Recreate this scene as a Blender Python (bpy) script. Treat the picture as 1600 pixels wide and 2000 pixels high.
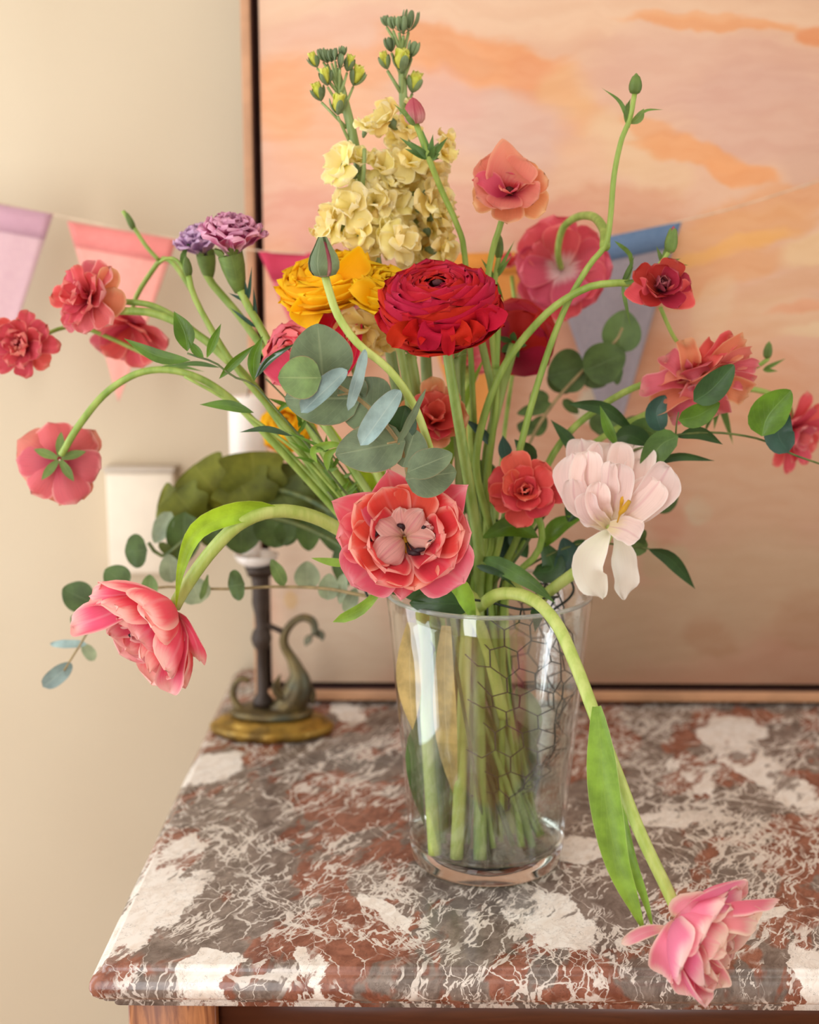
import bpy, math, random
from mathutils import Vector, Matrix, noise
for o in list(bpy.data.objects): bpy.data.objects.remove(o)
scn = bpy.context.scene
COL = scn.collection
R = math.radians
T = 0.85                                   # height of the marble top above the floor

# ------------------------------------------------------------------ camera
FPX = 2600.0
CAM = Vector((-0.058, -1.22, T + 0.57))
cd = bpy.data.cameras.new('camera'); cam = bpy.data.objects.new('camera', cd); COL.objects.link(cam)
cam.location = CAM
cam.rotation_euler = (R(90 - 10.6), 0, R(0.8))
cd.sensor_fit = 'VERTICAL'; cd.sensor_height = 36; cd.lens = FPX / 2000 * 36
cd.clip_start = 0.05
cd.dof.use_dof = True; cd.dof.focus_distance = 1.10; cd.dof.aperture_fstop = 3.6
scn.camera = cam
CM = cam.rotation_euler.to_matrix()

# ------------------------------------------------------------------ world, lights, exposure
w = bpy.data.worlds.new('world'); scn.world = w; w.use_nodes = True
w.node_tree.nodes['Background'].inputs[0].default_value = (0.95, 0.93, 0.90, 1)
w.node_tree.nodes['Background'].inputs[1].default_value = 0.6
def area(name, loc, target, sx, sy, power, col):
    l = bpy.data.lights.new(name, 'AREA'); l.shape = 'RECTANGLE'; l.size = sx; l.size_y = sy
    l.energy = power; l.color = col
    o = bpy.data.objects.new(name, l); COL.objects.link(o); o.location = loc
    o.rotation_euler = (Vector(target) - Vector(loc)).to_track_quat('-Z', 'Y').to_euler()
    return o
area('window_light_left', (-1.42, -0.125, 1.30), (0, -0.125, 1.30), 0.85, 2.4, 24, (0.84, 0.92, 1.0))
area('window_light_behind', (-0.95, -2.24, 1.33), (-0.95, 0, 1.33), 0.62, 2.45, 31, (0.94, 0.96, 1.0))
area('window_light_right', (1.42, -0.53, 1.28), (0, -0.53, 1.28), 0.22, 2.35, 9, (0.88, 0.94, 1.0))
area('ceiling_area_light', (0.2, -1.3, 2.66), (0.2, -1.0, 0), 1.6, 1.6, 10, (1.0, 0.97, 0.93))  # broad soft area light just below the ceiling, no fixture built
vs = scn.view_settings
vs.view_transform = 'Standard'; vs.look = 'None'; vs.gamma = 1; vs.use_curve_mapping = False
vs.exposure = -0.15

# ------------------------------------------------------------------ helpers
def P(px, py, Y=None):
    """point of the room that the camera sees at (px, py) on the upright plane y = Y"""
    if isinstance(px, Vector): return px
    if Y is None: Y = 0
    d = CM @ Vector(((px - 800) / FPX, (1000 - py) / FPX, -1))
    return CAM + d * ((Y - CAM.y) / d.y)
def PZ(px, py, z):
    d = CM @ Vector(((px - 800) / FPX, (1000 - py) / FPX, -1))
    return CAM + d * ((z - CAM.z) / d.z)
def K(p):                                   # metres per pixel at point p
    return (CM.transposed() @ (p - CAM)).z * -1 / FPX
def srgb(*c):
    return tuple((v/255/12.92 if v/255 <= .04045 else ((v/255+.055)/1.055)**2.4) for v in c) + (1,)

class G:                                    # tiny node-graph helper
    def __init__(s, name):
        s.m = bpy.data.materials.new(name); s.m.use_nodes = True
        s.nt = s.m.node_tree; s.b = s.nt.nodes['Principled BSDF']; s.out = s.nt.nodes['Material Output']
    def n(s, t, **kw):
        nd = s.nt.nodes.new(t)
        for k, v in kw.items(): setattr(nd, k, v)
        return nd
    def put(s, sock, v):
        if isinstance(v, bpy.types.NodeSocket): s.nt.links.new(v, sock)
        elif v is not None: sock.default_value = v
    def math(s, op, a, b=None, c=None, clamp=False):
        nd = s.n('ShaderNodeMath', operation=op, use_clamp=clamp)
        s.put(nd.inputs[0], a); s.put(nd.inputs[1], b); s.put(nd.inputs[2], c)
        return nd.outputs[0]
    def mix(s, f, a, b, mode='MIX'):
        nd = s.n('ShaderNodeMixRGB', blend_type=mode)
        s.put(nd.inputs[0], f); s.put(nd.inputs[1], a); s.put(nd.inputs[2], b)
        return nd.outputs[0]
    def step(s, v, lo, hi):
        nd = s.n('ShaderNodeMapRange', interpolation_type='SMOOTHSTEP')
        s.put(nd.inputs[0], v); nd.inputs[1].default_value = lo; nd.inputs[2].default_value = hi
        return nd.outputs[0]
    def coord(s, kind='Object'): return s.n('ShaderNodeTexCoord').outputs[kind]
    def mapping(s, v, scale=(1, 1, 1), rot=(0, 0, 0), loc=(0, 0, 0)):
        nd = s.n('ShaderNodeMapping'); s.put(nd.inputs[0], v)
        nd.inputs['Scale'].default_value = scale; nd.inputs['Rotation'].default_value = rot; nd.inputs['Location'].default_value = loc
        return nd.outputs[0]
    def noise(s, v, scale, detail=4, rough=.55, dist=0, color=False):
        nd = s.n('ShaderNodeTexNoise'); s.put(nd.inputs['Vector'], v)
        nd.inputs['Scale'].default_value = scale; nd.inputs['Detail'].default_value = detail
        nd.inputs['Roughness'].default_value = rough; nd.inputs['Distortion'].default_value = dist
        return nd.outputs['Color' if color else 'Fac']
    def warp(s, v, scale, amt, detail=3):
        c = s.noise(v, scale, detail, color=True)
        a = s.n('ShaderNodeVectorMath', operation='SUBTRACT'); s.put(a.inputs[0], c); a.inputs[1].default_value = (.5, .5, .5)
        b = s.n('ShaderNodeVectorMath', operation='MULTIPLY_ADD'); s.put(b.inputs[0], a.outputs[0])
        b.inputs[1].default_value = (amt, amt, amt); s.put(b.inputs[2], v)
        return b.outputs[0]
    def bump(s, h, strength, dist=.001):
        nd = s.n('ShaderNodeBump'); s.put(nd.inputs['Height'], h)
        nd.inputs['Strength'].default_value = strength; nd.inputs['Distance'].default_value = dist
        s.nt.links.new(nd.outputs[0], s.b.inputs['Normal'])
    def col(s, c): s.put(s.b.inputs['Base Color'], c)
    def rough(s, r): s.put(s.b.inputs['Roughness'], r)

def plain(name, c, rough=.5, metal=0, var=.12, scale=30):
    g = G(name); f = g.noise(g.coord(), scale, 4)
    dark = tuple(v * (1 - var * 2) for v in c[:3]) + (1,)
    lite = tuple(min(1, v * (1 + var)) for v in c[:3]) + (1,)
    g.col(g.mix(g.step(f, .3, .7), dark, lite)); g.rough(rough); g.b.inputs['Metallic'].default_value = metal
    return g.m

def translucent(g, c, amt):
    tr = g.n('ShaderNodeBsdfTranslucent'); g.put(tr.inputs[0], c)
    mx = g.n('ShaderNodeMixShader'); mx.inputs[0].default_value = amt
    g.nt.links.new(g.b.outputs[0], mx.inputs[1]); g.nt.links.new(tr.outputs[0], mx.inputs[2])
    g.nt.links.new(mx.outputs[0], g.out.inputs[0])

def petal_mat(name, base, mid, edge, v0=.0, v1=.35, e0=.55, e1=1.0, vein=.25, trans=.3, rough=.55, rib=None, tipamt=1):
    """colour runs from claw (v=0) through the blade to a paler rim; streaks along the petal"""
    g = G(name)
    uv = g.coord('UV'); sp = g.n('ShaderNodeSeparateXYZ'); g.put(sp.inputs[0], uv)
    u, v = sp.outputs[0], sp.outputs[1]
    s = g.math('ABSOLUTE', g.math('MULTIPLY_ADD', u, 2.0, -1.0))
    rnd = g.n('ShaderNodeObjectInfo').outputs['Random']
    mp = g.mapping(uv, (26, 1.6, 1)); off = g.n('ShaderNodeVectorMath', operation='ADD'); g.put(off.inputs[0], mp)
    cmb = g.n('ShaderNodeCombineXYZ'); g.put(cmb.inputs[2], g.math('MULTIPLY', rnd, 30.0)); g.put(off.inputs[1], cmb.outputs[0])
    st = g.noise(off.outputs[0], 1.0, 3)
    wv = g.math('ADD', v, g.math('MULTIPLY', g.math('SUBTRACT', st, .5), .35))
    c = g.mix(g.step(wv, v0, v1), base, mid)
    rim = g.math('MAXIMUM', g.math('POWER', s, 2.2), g.math('POWER', v, 3.0))
    rim = g.math('ADD', rim, g.math('MULTIPLY', g.math('SUBTRACT', st, .5), .3))
    c = g.mix(g.math('MULTIPLY', g.step(rim, e0, e1), tipamt), c, edge)
    if rib: c = g.mix(g.math('MULTIPLY', g.step(s, .12, .0), .55), c, rib)
    dk = tuple(x * .62 for x in mid[:3]) + (1,)
    c = g.mix(g.math('MULTIPLY', g.step(st, .45, .75), vein), c, dk)
    hsv = g.n('ShaderNodeHueSaturation'); g.put(hsv.inputs['Value'], g.math('MULTIPLY_ADD', rnd, .16, .92)); g.put(hsv.inputs['Color'], c)
    g.put(hsv.inputs['Hue'], g.math('MULTIPLY_ADD', rnd, .02, .49))
    c = hsv.outputs[0]
    g.col(c); g.rough(rough); g.b.inputs['Specular IOR Level'].default_value = .3
    g.bump(st, .35, .0006)
    translucent(g, c, trans)
    return g.m

def leaf_mat(name, c, under=None, vein=None, trans=.25, rough=.45, edge=None, veinw=.035, spec=.4):
    g = G(name)
    uv = g.coord('UV'); sp = g.n('ShaderNodeSeparateXYZ'); g.put(sp.inputs[0], uv)
    u, v = sp.outputs[0], sp.outputs[1]
    s = g.math('ABSOLUTE', g.math('MULTIPLY_ADD', u, 2.0, -1.0))
    rnd = g.n('ShaderNodeObjectInfo').outputs['Random']
    f = g.noise(g.coord(), 45, 5)
    dk = tuple(x * .68 for x in c[:3]) + (1,); lt = tuple(x * 1.22 for x in c[:3]) + (1,)
    k = g.mix(g.step(f, .3, .72), dk, lt)
    if under:
        gm = g.n('ShaderNodeNewGeometry').outputs['Backfacing']
        k = g.mix(gm, k, under)
    # side veins: slanted lines that leave the midrib
    ph = g.math('SUBTRACT', g.math('MULTIPLY', v, 8.0), g.math('MULTIPLY', s, 3.0))
    ln = g.math('ABSOLUTE', g.math('SUBTRACT', g.math('FRACT', ph), .5))
    side = g.math('MULTIPLY', g.step(ln, .07, .0), .35)
    mid = g.step(s, veinw * 2, .0)
    vm = g.math('MAXIMUM', side, mid)
    k = g.mix(g.math('MULTIPLY', vm, .55), k, vein or lt)
    if edge: k = g.mix(g.step(s, .965, 1.0), k, edge)
    hsv = g.n('ShaderNodeHueSaturation'); g.put(hsv.inputs['Value'], g.math('MULTIPLY_ADD', rnd, .3, .85)); g.put(hsv.inputs['Color'], k)
    k = hsv.outputs[0]
    g.col(k); g.rough(rough); g.b.inputs['Specular IOR Level'].default_value = spec
    g.bump(g.math('SUBTRACT', f, vm), .3, .0005)
    translucent(g, k, trans)
    return g.m

def link(name, verts, faces, mat, parent=None, uvs=None, org=None, smooth=True):
    if org is None: org = parent.matrix_world.translation.copy() if parent is not None else Vector((0, 0, 0))
    me = bpy.data.meshes.new(name)
    me.from_pydata([tuple(Vector(v) - org) for v in verts], [], faces)
    if uvs:
        l = me.uv_layers.new(name='uv')
        for p in me.polygons:
            for li, vi in zip(p.loop_indices, p.vertices): l.data[li].uv = uvs[vi]
    if smooth: me.polygons.foreach_set('use_smooth', [True] * len(me.polygons))
    mats = mat if isinstance(mat, (list, tuple)) else [mat]
    for m in mats: me.materials.append(m)
    me.update()
    o = bpy.data.objects.new(name, me); COL.objects.link(o)
    o.location = org
    return o

ORG = {}
def thing(name, label, cat, loc, group=None):
    o = bpy.data.objects.new(name, None); COL.objects.link(o); o.location = loc; o.empty_display_size = .02
    o['label'] = label; o['category'] = cat
    if group: o['group'] = group
    ORG[o.name] = Vector(loc)
    return o
def part(th, name, geo, mat, parent=None, label=None):
    """geo = (verts in room space, faces[, uvs]); stored relative to the thing's base"""
    verts, faces = geo[0], geo[1]; uvs = geo[2] if len(geo) > 2 else None
    o = link(name, verts, faces, mat, None, uvs, ORG[th.name])
    o.location = (0, 0, 0); o.parent = parent or th
    if label: o['label'] = label
    return o
def solo(name, geo, mat, label=None, cat=None, kind=None, group=None, org=(0, 0, 0), smooth=True):
    o = link(name, geo[0], geo[1], mat, None, geo[2] if len(geo) > 2 else None, Vector(org), smooth)
    if label: o['label'] = label
    if cat: o['category'] = cat
    if kind: o['kind'] = kind
    if group: o['group'] = group
    return o

def join(*gs):
    V, F, U = [], [], []
    hasuv = all(len(g) > 2 for g in gs)
    for g in gs:
        k = len(V); V += list(g[0]); F += [tuple(i + k for i in f) for f in g[1]]
        if hasuv: U += list(g[2])
    return (V, F, U) if hasuv else (V, F)
def box(x0, x1, y0, y1, z0, z1, bev=0):
    if bev <= 0:
        V = [(x, y, z) for z in (z0, z1) for y in (y0, y1) for x in (x0, x1)]
        return V, [(0, 2, 3, 1), (4, 5, 7, 6), (0, 1, 5, 4), (2, 6, 7, 3), (0, 4, 6, 2), (1, 3, 7, 5)]
    import bmesh
    bm = bmesh.new(); bmesh.ops.create_cube(bm, size=1)
    for v in bm.verts: v.co = Vector(((x0+x1)/2 + v.co.x*(x1-x0), (y0+y1)/2 + v.co.y*(y1-y0), (z0+z1)/2 + v.co.z*(z1-z0)))
    bmesh.ops.bevel(bm, geom=bm.edges[:], offset=bev, segments=2, affect='EDGES', profile=.5)
    bm.verts.index_update()
    V = [v.co.copy() for v in bm.verts]; F = [tuple(v.index for v in f.verts) for f in bm.faces]; bm.free()
    return V, F
def tipv(i, n):
    t = i / n; return .4 * t + .6 * math.sin(math.pi / 2 * t)
def spline(pts, n, warp=False):
    """Catmull-Rom through pts, n samples + 1 evenly by parameter"""
    pts = [Vector(p) for p in pts]
    if len(pts) == 1: return pts
    if len(pts) == 2: return [pts[0].lerp(pts[1], tipv(i, n) if warp else i / n) for i in range(n + 1)]
    q = [pts[0] * 2 - pts[1]] + pts + [pts[-1] * 2 - pts[-2]]
    L = [0]
    for a, b in zip(pts, pts[1:]): L.append(L[-1] + max(1e-6, (b - a).length))
    out = []
    for i in range(n + 1):
        d = L[-1] * (tipv(i, n) if warp else i / n); k = 0
        while k < len(pts) - 2 and d > L[k + 1]: k += 1
        t = (d - L[k]) / (L[k + 1] - L[k]); t = min(1, max(0, t))
        a, b, c, e = q[k], q[k + 1], q[k + 2], q[k + 3]
        out.append(.5 * ((2 * b) + (c - a) * t + (2 * a - 5 * b + 4 * c - e) * t * t + (3 * b - a - 3 * c + e) * t ** 3))
    return out
def lerpl(lst, t):
    if not isinstance(lst, (list, tuple)): return lst
    x = t * (len(lst) - 1); i = min(int(x), len(lst) - 2); f = x - i
    return lst[i] * (1 - f) + lst[i + 1] * f
def tube(pts, rad, n=None, k=10, caps=True, flat=1.0):
    """round tube through pts; rad a number or a list spread along the length"""
    if n is None: n = max(6, (len(pts) - 1) * 6)
    c = spline(pts, n); V, F, U = [], [], []
    t = (c[1] - c[0]).normalized()
    up = Vector((0, 0, 1)) if abs(t.z) < .9 else Vector((1, 0, 0))
    s = t.cross(up).normalized()
    for i, p in enumerate(c):
        t = (c[min(i + 1, n)] - c[max(i - 1, 0)]).normalized()
        s = (s - t * s.dot(t)).normalized(); b = t.cross(s)
        r = lerpl(rad, i / n)
        for j in range(k):
            a = 2 * math.pi * j / k
            V.append(p + (s * math.cos(a) + b * math.sin(a) * flat) * r); U.append((j / k, i / n))
    for i in range(n):
        for j in range(k):
            F.append((i * k + j, i * k + (j + 1) % k, (i + 1) * k + (j + 1) % k, (i + 1) * k + j))
    if caps: F.append(tuple(range(k - 1, -1, -1))); F.append(tuple(n * k + j for j in range(k)))
    return V, F, U
def lathe(prof, c, k=48, M=None, sx=1, sy=1, close=False):
    V, F, U = [], [], []
    for i, (r, z) in enumerate(prof):
        for j in range(k):
            a = 2 * math.pi * j / k; p = Vector((r * math.cos(a) * sx, r * math.sin(a) * sy, z))
            V.append((M @ p if M else p) + Vector(c)); U.append((j / k, i / (len(prof) - 1)))
    m = len(prof) - 1
    for i in range(m):
        for j in range(k): F.append((i * k + j, i * k + (j + 1) % k, (i + 1) * k + (j + 1) % k, (i + 1) * k + j))
    if close:
        for j in range(k): F.append((m * k + j, m * k + (j + 1) % k, (j + 1) % k, j))
    return V, F, U

def prof(kind, v):
    if kind == 'round':
        a = .35 + .65 * math.sin(min(1, v / .6) * math.pi / 2); t = max(0, (v - .55) / .45); return a * math.sqrt(max(0, 1 - t ** 2.4))
    if kind == 'point':
        a = .4 + .6 * math.sin(min(1, v / .5) * math.pi / 2); t = max(0, (v - .45) / .55); return a * (1 - t ** 1.9)
    if kind == 'wide':
        a = .3 + .7 * math.sin(min(1, v / .8) * math.pi / 2); t = max(0, (v - .7) / .3); return a * math.sqrt(max(0, 1 - t ** 3))
    if kind == 'shell':
        t = max(0, (v - .72) / .28); return math.sqrt(max(0, 1 - t ** 2.6))
    if kind == 'flat':
        t = max(0, (v - .78) / .22); return math.sqrt(max(0, 1 - t ** 4)) * (.8 + .2 * min(1, v * 2))
    if kind == 'disc': return math.sqrt(max(0, 1 - (2 * v - 1) ** 2)) if v > .5 else math.sqrt(max(0, 1 - (1 - 2 * v) ** 2.4))
    if kind == 'euc':
        x = v ** .8; return math.sin(math.pi * x) ** .62 if 0 < v < 1 else 0
    if kind == 'leaf': return math.sin(math.pi * v ** .85) ** 1.05 if 0 < v < 1 else 0
    if kind == 'lance': return math.sin(math.pi * v ** .6) ** 1.1 if 0 < v < 1 else 0
    if kind == 'strap':
        return (.28 + .72 * math.sin(min(1, v / .35) * math.pi / 2)) * (1 - max(0, (v - .4) / .6) ** 1.8)
    if kind == 'even': return 1
    if kind == 'drop': return math.sin(math.pi * v ** 1.35) ** .8 + .08 if 0 < v < 1 else .08 * (1 - v)
def ribbon(pts, W, kind='leaf', roll=0, cup=.0, nu=6, nv=12, ruf=0, seed=0, fold=0, ffreq=2.5, lobes=0):
    """blade along pts; roll turns it about its own length away from the viewer"""
    c = spline(pts, nv, True); V, F, U = [], [], []; rng = random.Random(seed); ph = rng.random() * 6.28; ph2 = rng.random() * 6.28
    prevs = None
    for i, p in enumerate(c):
        v = tipv(i, nv); t = (c[min(i + 1, nv)] - c[max(i - 1, 0)]).normalized()
        view = (CAM - p).normalized()
        s = t.cross(view)
        if s.length < .15 and prevs is not None: s = prevs.copy()
        s = (s - t * s.dot(t)).normalized(); prevs = s
        s = Matrix.Rotation(R(lerpl(roll, v)), 3, t) @ s; nrm = s.cross(t)
        hw = W / 2 * max(.02, prof(kind, v))
        if lobes: hw *= 1 + .16 * math.sin(v * lobes * 6.28)
        cc = lerpl(cup, v)
        for j in range(nu + 1):
            a = 2 * j / nu - 1
            if abs(cc) > .01: x = hw * math.sin(a * cc) / cc; h = hw * (1 - math.cos(a * cc)) / cc
            else: x, h = hw * a, 0
            h += fold * hw * abs(a) + ruf * (abs(a) ** 1.5) * math.sin(ffreq * 6.28 * v + ph + (2 if a > 0 else 0)) * (.3 + v) * min(1, 4*(1.02-v))
            h += ruf * .8 * v ** 3 * math.sin(a * 4 + ph2)
            V.append(p + s * x + nrm * h); U.append(((a + 1) / 2, v))
    for i in range(nv):
        for j in range(nu):
            k = i * (nu + 1) + j; F.append((k, k + 1, k + nu + 2, k + nu + 1))
    return V, F, U

def frame(c, axis, spin=0):
    z = Vector(axis).normalized(); x = Vector((0, 0, 1)).cross(z)
    if x.length < 1e-3: x = Vector((1, 0, 0))
    x.normalize(); y = z.cross(x)
    M = Matrix((x, y, z)).transposed().to_4x4() @ Matrix.Rotation(R(spin), 4, 'Z')
    return Matrix.Translation(c) @ M
def petal(M, az, L, W, th0, th1, r0=.002, h0=0, kind='round', cup=.6, ruf=.0, seed=0, nu=8, nv=9, freq=2.0, kk=1.0, twist=0, notch=0):
    rng = random.Random(seed); ph = rng.random() * 6.28; ph2 = rng.random() * 6.28; ph3 = rng.random() * 6.28
    ca, sa = math.cos(R(az)), math.sin(R(az)); er = Vector((ca, sa, 0)); et = Vector((-sa, ca, 0)); ez = Vector((0, 0, 1))
    V, F, U = [], [], []; rho, z = r0, h0; sub = 3
    for i in range(nv + 1):
        v = tipv(i, nv)
        if i:
            v_ = tipv(i - 1, nv)
            for q in range(sub):
                vv = v_ + (v - v_) * (q + .5) / sub; th = R(th0 + (th1 - th0) * vv ** kk)
                rho += math.sin(th) * L * (v - v_) / sub; z += math.cos(th) * L * (v - v_) / sub
        th = R(th0 + (th1 - th0) * v ** kk); nrm = er * (-math.cos(th)) + ez * math.sin(th); tan = er * math.sin(th) + ez * math.cos(th)
        hw = W / 2 * prof(kind, v); tw = R(twist) * v
        for j in range(nu + 1):
            a = 2 * j / nu - 1
            if abs(cup) > .01: x = hw * math.sin(a * cup) / cup; h = hw * (1 - math.cos(a * cup)) / cup
            else: x, h = hw * a, 0
            h += ruf * (v ** 1.5) * (abs(a) * math.sin(freq * 6.28 * v + ph + (2.3 if a > 0 else 0)) * .6 + math.sin(a * freq * 2.4 + ph2) * .7)
            dl = -notch * L * (.5 + .5 * math.sin(a * 5.2 + ph3)) * v ** 4
            p = er * rho + ez * z + (et * math.cos(tw) + nrm * math.sin(tw)) * x + nrm * h + tan * dl
            V.append(M @ p); U.append(((a + 1) / 2, v))
    for i in range(nv):
        for j in range(nu):
            k = i * (nu + 1) + j; F.append((k, k + 1, k + nu + 2, k + nu + 1))
    return V, F, U
def shell(M, az, Rr, kz, a1, W, flare=.06, ruf=.001, seed=0, a0=168, nu=11, nv=9, kind='flat', notch=.1):
    """petal lying on an ellipsoid from its foot up to polar angle a1"""
    rng = random.Random(seed); ph = rng.random() * 6.28; ph2 = rng.random() * 6.28
    V, F, U = [], [], []
    for i in range(nv + 1):
        v = tipv(i, nv)
        for j in range(nu + 1):
            s = 2 * j / nu - 1
            tip = a1 + 8 * (s * s) + notch * 15 * math.sin(s * 4 + ph)
            a = R(a0 + (tip - a0) * (1 - (1 - v) ** 1.15))
            r = Rr * (1 + flare * v ** 4 + (ruf / Rr) * v ** 2 * math.sin(s * 5.5 + ph2)) - Rr * .10 * (s * s) * v
            f = R(az) + R(W / 2) * s * prof(kind, v)
            V.append(M @ Vector((r * math.sin(a) * math.cos(f), r * math.sin(a) * math.sin(f), kz * r * math.cos(a)))); U.append(((s + 1) / 2, v))
    for i in range(nv):
        for j in range(nu):
            k = i * (nu + 1) + j; F.append((k, k + 1, k + nu + 2, k + nu + 1))
    return V, F, U
def ball(c, rx, ry, rz, M=None, k=14, n=8, jag=0, seed=0):
    rng = random.Random(seed); V, F, U = [], [], []
    for i in range(n + 1):
        a = math.pi * i / n
        for j in range(k):
            b = 2 * math.pi * j / k; q = 1 + jag * (rng.random() - .5)
            p = Vector((rx * math.sin(a) * math.cos(b) * q, ry * math.sin(a) * math.sin(b) * q, rz * math.cos(a)))
            V.append((M.to_3x3() @ p if M else p) + Vector(c)); U.append((j / k, i / n))
    for i in range(n):
        for j in range(k): F.append((i * k + j, (i + 1) * k + j, (i + 1) * k + (j + 1) % k, i * k + (j + 1) % k))
    return V, F, U

# ================================================================== THE SETTING
def wall_mat(name, c, d):
    g = G(name); co = g.coord(); f = g.noise(co, 1.3, 3); h = g.noise(co, 160, 3)
    g.col(g.mix(g.step(f, .3, .7), srgb(*c), srgb(*d))); g.rough(.85); g.bump(h, .15, .001)
    return g.m
M_WALL = wall_mat('warm beige plaster', (206, 187, 158), (214, 197, 169))
M_CEIL = wall_mat('ceiling white', (238, 230, 216), (242, 236, 224))
M_WALL2 = wall_mat('pale plaster', (232, 226, 216), (238, 233, 224))
M_WHITE = plain('white paint', srgb(240, 236, 228), .4, var=.03)
YB = 0.63
XL, XR, YF, ZC = -1.5, 1.5, -2.32, 2.75
solo('wall_back', box(XL, XR, YB, YB + .12, 0, ZC), M_WALL, kind='structure', smooth=False)
def wall_with_hole(name, axis, at, th, a0, a1, h0, h1, z0, z1):
    segs = [(a0, h0, 0, ZC), (h1, a1, 0, ZC), (h0, h1, 0, z0), (h0, h1, z1, ZC)]
    gs = []
    for s0, s1, q0, q1 in segs:
        gs.append(box(at, at + th, s0, s1, q0, q1) if axis == 'x' else box(s0, s1, at, at + th, q0, q1))
    solo(name, join(*gs), M_WALL2, kind='structure', smooth=False)
wall_with_hole('wall_left', 'x', XL - .12, .12, YF, YB, -.58, .33, .05, 2.6)
wall_with_hole('wall_right', 'x', XR, .12, YF, YB, -.66, -.40, .05, 2.55)
wall_with_hole('wall_front', 'y', YF - .12, .12, XL, XR, -1.3, -.6, .05, 2.65)
solo('ceiling', box(XL, XR, YF, YB, ZC, ZC + .1), M_CEIL, kind='structure', smooth=False)
g = G('oak floor'); co = g.coord(); gr = g.noise(g.mapping(co, (2, 30, 2)), 3, 5)
g.col(g.mix(gr, srgb(150, 105, 66), srgb(188, 142, 98))); g.rough(.4)
solo('floor', box(XL, XR, YF, YB, -.1, 0), g.m, kind='structure', smooth=False)
for nm, x0, x1, y0, y1 in (('baseboard_back', XL, XR, YB - .015, YB - .0005), ('baseboard_left', XL + .0005, XL + .015, YF, -.6), ('baseboard_right', XR - .015, XR - .0005, YF, -.68)):
    solo(nm, box(x0, x1, y0, y1, .001, .11), M_WHITE, kind='structure', smooth=False)
M_PANE = G('window pane'); M_PANE.b.inputs['Transmission Weight'].default_value = 1; M_PANE.rough(.02); M_PANE = M_PANE.m
def window(n, axis, at, a0, a1, z0, z1):
    b = (lambda s0, s1, d0, d1, q0, q1: box(at + d0, at + d1, s0, s1, q0, q1)) if axis == 'x' else (lambda s0, s1, d0, d1, q0, q1: box(s0, s1, at + d0, at + d1, q0, q1))
    m = (a0 + a1) / 2; e = .0015
    gs = [b(a0 + e, a0 + .05, .03, .08, z0 + e, z1 - e), b(a1 - .05, a1 - e, .03, .08, z0 + e, z1 - e), b(a0 + .05, a1 - .05, .03, .08, z0 + e, z0 + .06), b(a0 + .05, a1 - .05, .03, .08, z1 - .06, z1 - e), b(m - .025, m + .025, .03, .08, z0 + .06, z1 - .06)]
    o = solo(f'window_{n}', join(*gs), M_WHITE, kind='structure', smooth=False)
    for s0, s1 in ((a0 + .05, m - .025), (m + .025, a1 - .05)):
        q = solo('pane', b(s0, s1, .052, .056, z0 + .06, z1 - .06), M_PANE, smooth=False); q.parent = o
window(1, 'x', XL - .12, -.58, .33, .05, 2.6)
window(2, 'x', XR, -.66, -.40, .05, 2.55)
window(3, 'y', YF - .12, -1.3, -.6, .05, 2.65)

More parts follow.
